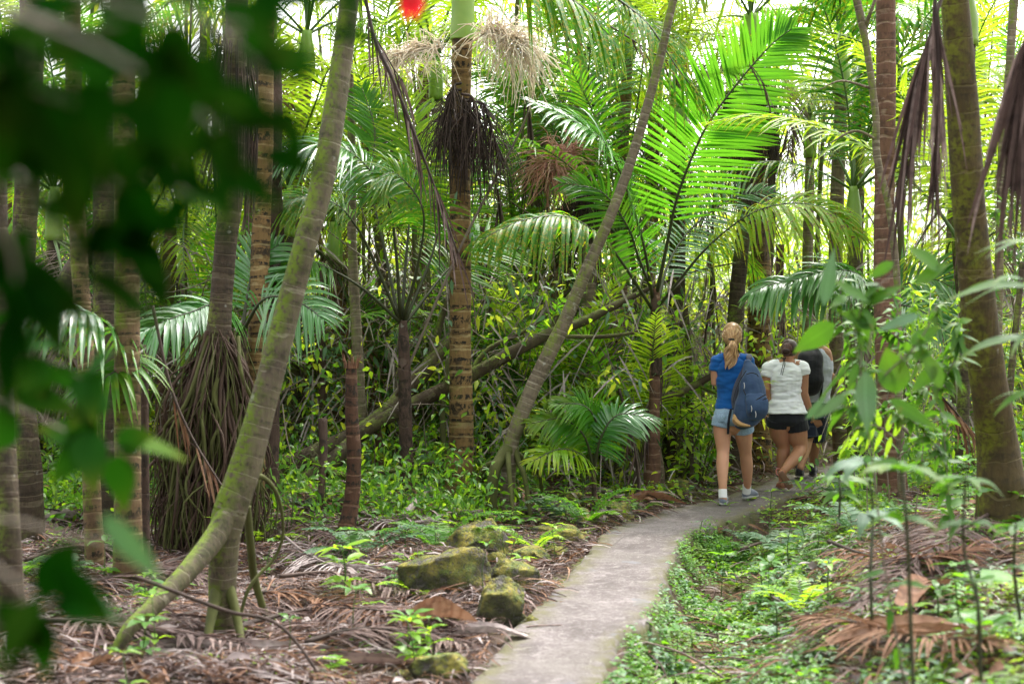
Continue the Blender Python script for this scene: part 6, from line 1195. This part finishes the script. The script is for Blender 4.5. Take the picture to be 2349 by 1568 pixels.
# dark, strongly blurred branches at the upper left (very near the lens)
def nearbranch(label,stems,n,L,W,mat,Y0,extra=(),sr=.003,name='near_branch'):
    t=thing(name,label,'branch',P(*stems[0][0])); mb=MB(); cs=[]
    for s in stems: cs.append(tube(mb,[P(*p) for p in s],[sr,sr*.8,sr*.5],6,24))
    mb.build('stem',M['twig'],t); m=MB()
    for c in cs:
        k=rng.integers(2,len(c),n); p=c[k]+rpt(n,.012); dv=rpt(n)*A(1,.5,.9)+A(0,0,-.15); leaves(m,p,dv,A(0,-.7,.7)+rpt(n,.4),L*(.7+.5*rng.random(n)),W*(.8+.4*rng.random(n)),.25,6,'ovate',fold=.12)
    for e in extra: leafpx(m,*e[:4],e[5] if len(e)>5 else Y0,e[4])
    m.build('foliage',M[mat],t); return t
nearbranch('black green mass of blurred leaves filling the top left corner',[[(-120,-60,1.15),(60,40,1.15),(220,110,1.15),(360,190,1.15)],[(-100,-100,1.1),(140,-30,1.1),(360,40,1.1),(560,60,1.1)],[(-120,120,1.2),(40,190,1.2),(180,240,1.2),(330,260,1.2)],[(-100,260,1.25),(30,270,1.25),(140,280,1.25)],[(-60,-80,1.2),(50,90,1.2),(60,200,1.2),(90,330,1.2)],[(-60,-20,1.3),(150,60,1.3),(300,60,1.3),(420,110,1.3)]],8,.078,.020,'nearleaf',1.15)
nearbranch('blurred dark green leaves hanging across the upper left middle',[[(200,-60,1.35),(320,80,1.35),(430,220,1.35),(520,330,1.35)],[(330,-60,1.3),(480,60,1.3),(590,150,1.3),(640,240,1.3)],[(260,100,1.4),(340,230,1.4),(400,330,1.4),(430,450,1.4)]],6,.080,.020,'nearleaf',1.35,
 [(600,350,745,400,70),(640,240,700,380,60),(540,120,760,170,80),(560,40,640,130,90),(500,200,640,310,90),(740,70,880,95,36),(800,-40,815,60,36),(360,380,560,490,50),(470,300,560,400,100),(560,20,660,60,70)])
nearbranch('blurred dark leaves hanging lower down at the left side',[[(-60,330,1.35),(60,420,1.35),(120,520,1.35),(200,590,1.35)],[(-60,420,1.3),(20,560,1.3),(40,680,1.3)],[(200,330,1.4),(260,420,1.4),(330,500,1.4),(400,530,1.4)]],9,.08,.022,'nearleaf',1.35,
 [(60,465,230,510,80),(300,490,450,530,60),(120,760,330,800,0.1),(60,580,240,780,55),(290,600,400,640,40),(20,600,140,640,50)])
nearbranch('brighter green blurred leaves at the left edge below the arching frond',[[(-60,760,2.4),(60,800,2.4),(160,850,2.4),(230,900,2.4)],[(-60,900,2.4),(50,940,2.4),(180,1000,2.4),(280,1030,2.4)]],9,.10,.030,'nearleaf_b',2.4,[(180,900,230,1000,60),(100,850,250,900,50)])
nearbranch('two long blurred grey blue leaves low at the left',[[(-60,1180,1.7),(60,1200,1.7),(160,1230,1.7),(240,1240,1.7)]],0,.08,.02,'grayleaf',1.7,[(235,1180,370,1330,60,1.7),(110,1280,285,1430,44,1.7)])
nearbranch('dark blurred leaves in the lower left corner',[[(-80,1250,1.5),(40,1340,1.5),(100,1420,1.5)]],7,.09,.022,'nearleaf',1.5,[(120,1290,260,1420,70),(-10,1380,120,1500,70)])
nearbranch('single yellowish blurred leaf on a stalk in the upper left',[[(390,400,1.45),(400,430,1.45),(420,440,1.45)]],0,.1,.02,'nearleaf_b',1.45,[(400,425,540,500,44,1.45)])
# red flower at the top
t=thing('red_flower','bright red blurred flower hanging at the top edge','flower',P(945,-20,2.6)); 
M['petal']=leaf_mat('red_petal',(.62,.004,.012),(.72,.008,.02),(.7,.02,.03),.5,.35,(.9,.02,.03),.3)
m=MB()
for (a,b_,w) in [((945,-30),(932,46),40),((950,-30),(955,44),40),((945,-20),(975,20),30),((945,-25),(918,20),24)]: leafpx(m,*a,*b_,2.6,w,prof='ovate')
m.build('petals',M['petal'],t); mb=MB(); tube(mb,[P(900,-160,2.6),P(925,-90,2.6),P(945,-25,2.6)],[.003,.003,.004],6,12); mb.build('stem',M['stalk'],t)
# unseen canopy added above and to the left to shade the near leaves
t=thing('unseen_shade_tree','unseen tree crown added to shade the left foreground','tree',(-3.2,1.2,0)); mb=MB()
tube(mb,[A(-3.2,1.2,-.3),A(-3.,1.3,1.6),A(-2.5,1.5,3.)],[.12,.1,.07],12,40,bump=.05)
for i in range(14):
    e=A(-2.2+rng.normal()*1.3,2.+rng.normal()*1.0,3.1+rng.random()*1.); tube(mb,[A(-2.6,1.45,2.6+.4*rng.random()),(A(-2.6,1.45,2.8)+e)/2+rpt(1,.1)[0],e],[.035,.02,.006],7,16)
mb.build('trunk',M['bark_dark'],t); m=MB(); N=20000; p=A(-3.6,2.4,3.9)+rng.normal(size=(N,3))*A(1.3,1.9,.5); p=p[(p[:,2]>2.3+.2)&(p[:,2]>CAMZ+.30*np.maximum(p[:,1],0)+.3)]; n=len(p)
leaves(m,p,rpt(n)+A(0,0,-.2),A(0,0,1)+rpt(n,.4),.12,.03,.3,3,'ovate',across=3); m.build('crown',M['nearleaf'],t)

mb=MB(); N=14000; x=(rng.random(N)*2-1)*9; y=-3-6*rng.random(N); z=rng.random(N)*3.9; s=rng.random(N)<.3; x[s]=-3.6-2.5*rng.random(s.sum()); y[s]=-2+7*rng.random(s.sum()); z[s]*=.8  # leaf wall added out of view to cut the light on the foreground
leaves(mb,np.stack([x,y,z],1),rpt(N),A(0,0,1)+rpt(N,.6),.28,.06,.3,3,'ovate',across=2); tag(mb.build('unseen_shade_foliage',M['shrub'],None),'unseen foliage added behind and beside the viewpoint to darken the foreground','foliage',kind='stuff')
# ------------------------------------------------------------------ light, sky, camera
SUN_EL,SUN_AZ=R(62),R(25)     # azimuth measured from +Y towards +X
w=bpy.data.worlds.new('World'); C.world=w; w.use_nodes=True; nt=w.node_tree; bg=nt.nodes['Background']
sky=nt.nodes.new('ShaderNodeTexSky'); sky.sky_type='NISHITA'; sky.sun_disc=False; sky.sun_elevation=SUN_EL; sky.sun_rotation=SUN_AZ; sky.air_density=1.; sky.dust_density=6.; sky.ozone_density=1.
hs=nt.nodes.new('ShaderNodeHueSaturation'); hs.inputs['Saturation'].default_value=.12; hs.inputs['Value'].default_value=SKYV
nt.links.new(sky.outputs[0],hs.inputs['Color']); nt.links.new(hs.outputs[0],bg.inputs['Color']); bg.inputs['Strength'].default_value=.15
sl=bpy.data.lights.new('sun','SUN'); sl.energy=SUNE; sl.angle=R(3); sl.color=(1,.94,.84); so=bpy.data.objects.new('sun',sl); COL.objects.link(so)
sd=Vector((math.sin(SUN_AZ)*math.cos(SUN_EL),math.cos(SUN_AZ)*math.cos(SUN_EL),math.sin(SUN_EL))); so.rotation_euler=sd.to_track_quat('Z','Y').to_euler(); so.location=(0,0,20)
cam=bpy.data.cameras.new('camera'); cam.lens=50; cam.sensor_width=36; cam.clip_end=1500; cam.clip_start=.05; cam.dof.use_dof=True; cam.dof.focus_distance=14.; cam.dof.aperture_fstop=2.2
co=bpy.data.objects.new('camera',cam); COL.objects.link(co); co.location=(0,0,CAMZ); co.rotation_euler=(R(90),0,0); C.camera=co
C.view_settings.view_transform='Standard'; C.view_settings.look='None'; C.view_settings.exposure=0; C.view_settings.gamma=1
C.cycles.max_bounces=7; C.cycles.diffuse_bounces=4; C.cycles.glossy_bounces=2; C.cycles.transmission_bounces=4; C.cycles.sample_clamp_indirect=6; C.cycles.use_denoising=True
C.cycles.caustics_reflective=False; C.cycles.caustics_refractive=False
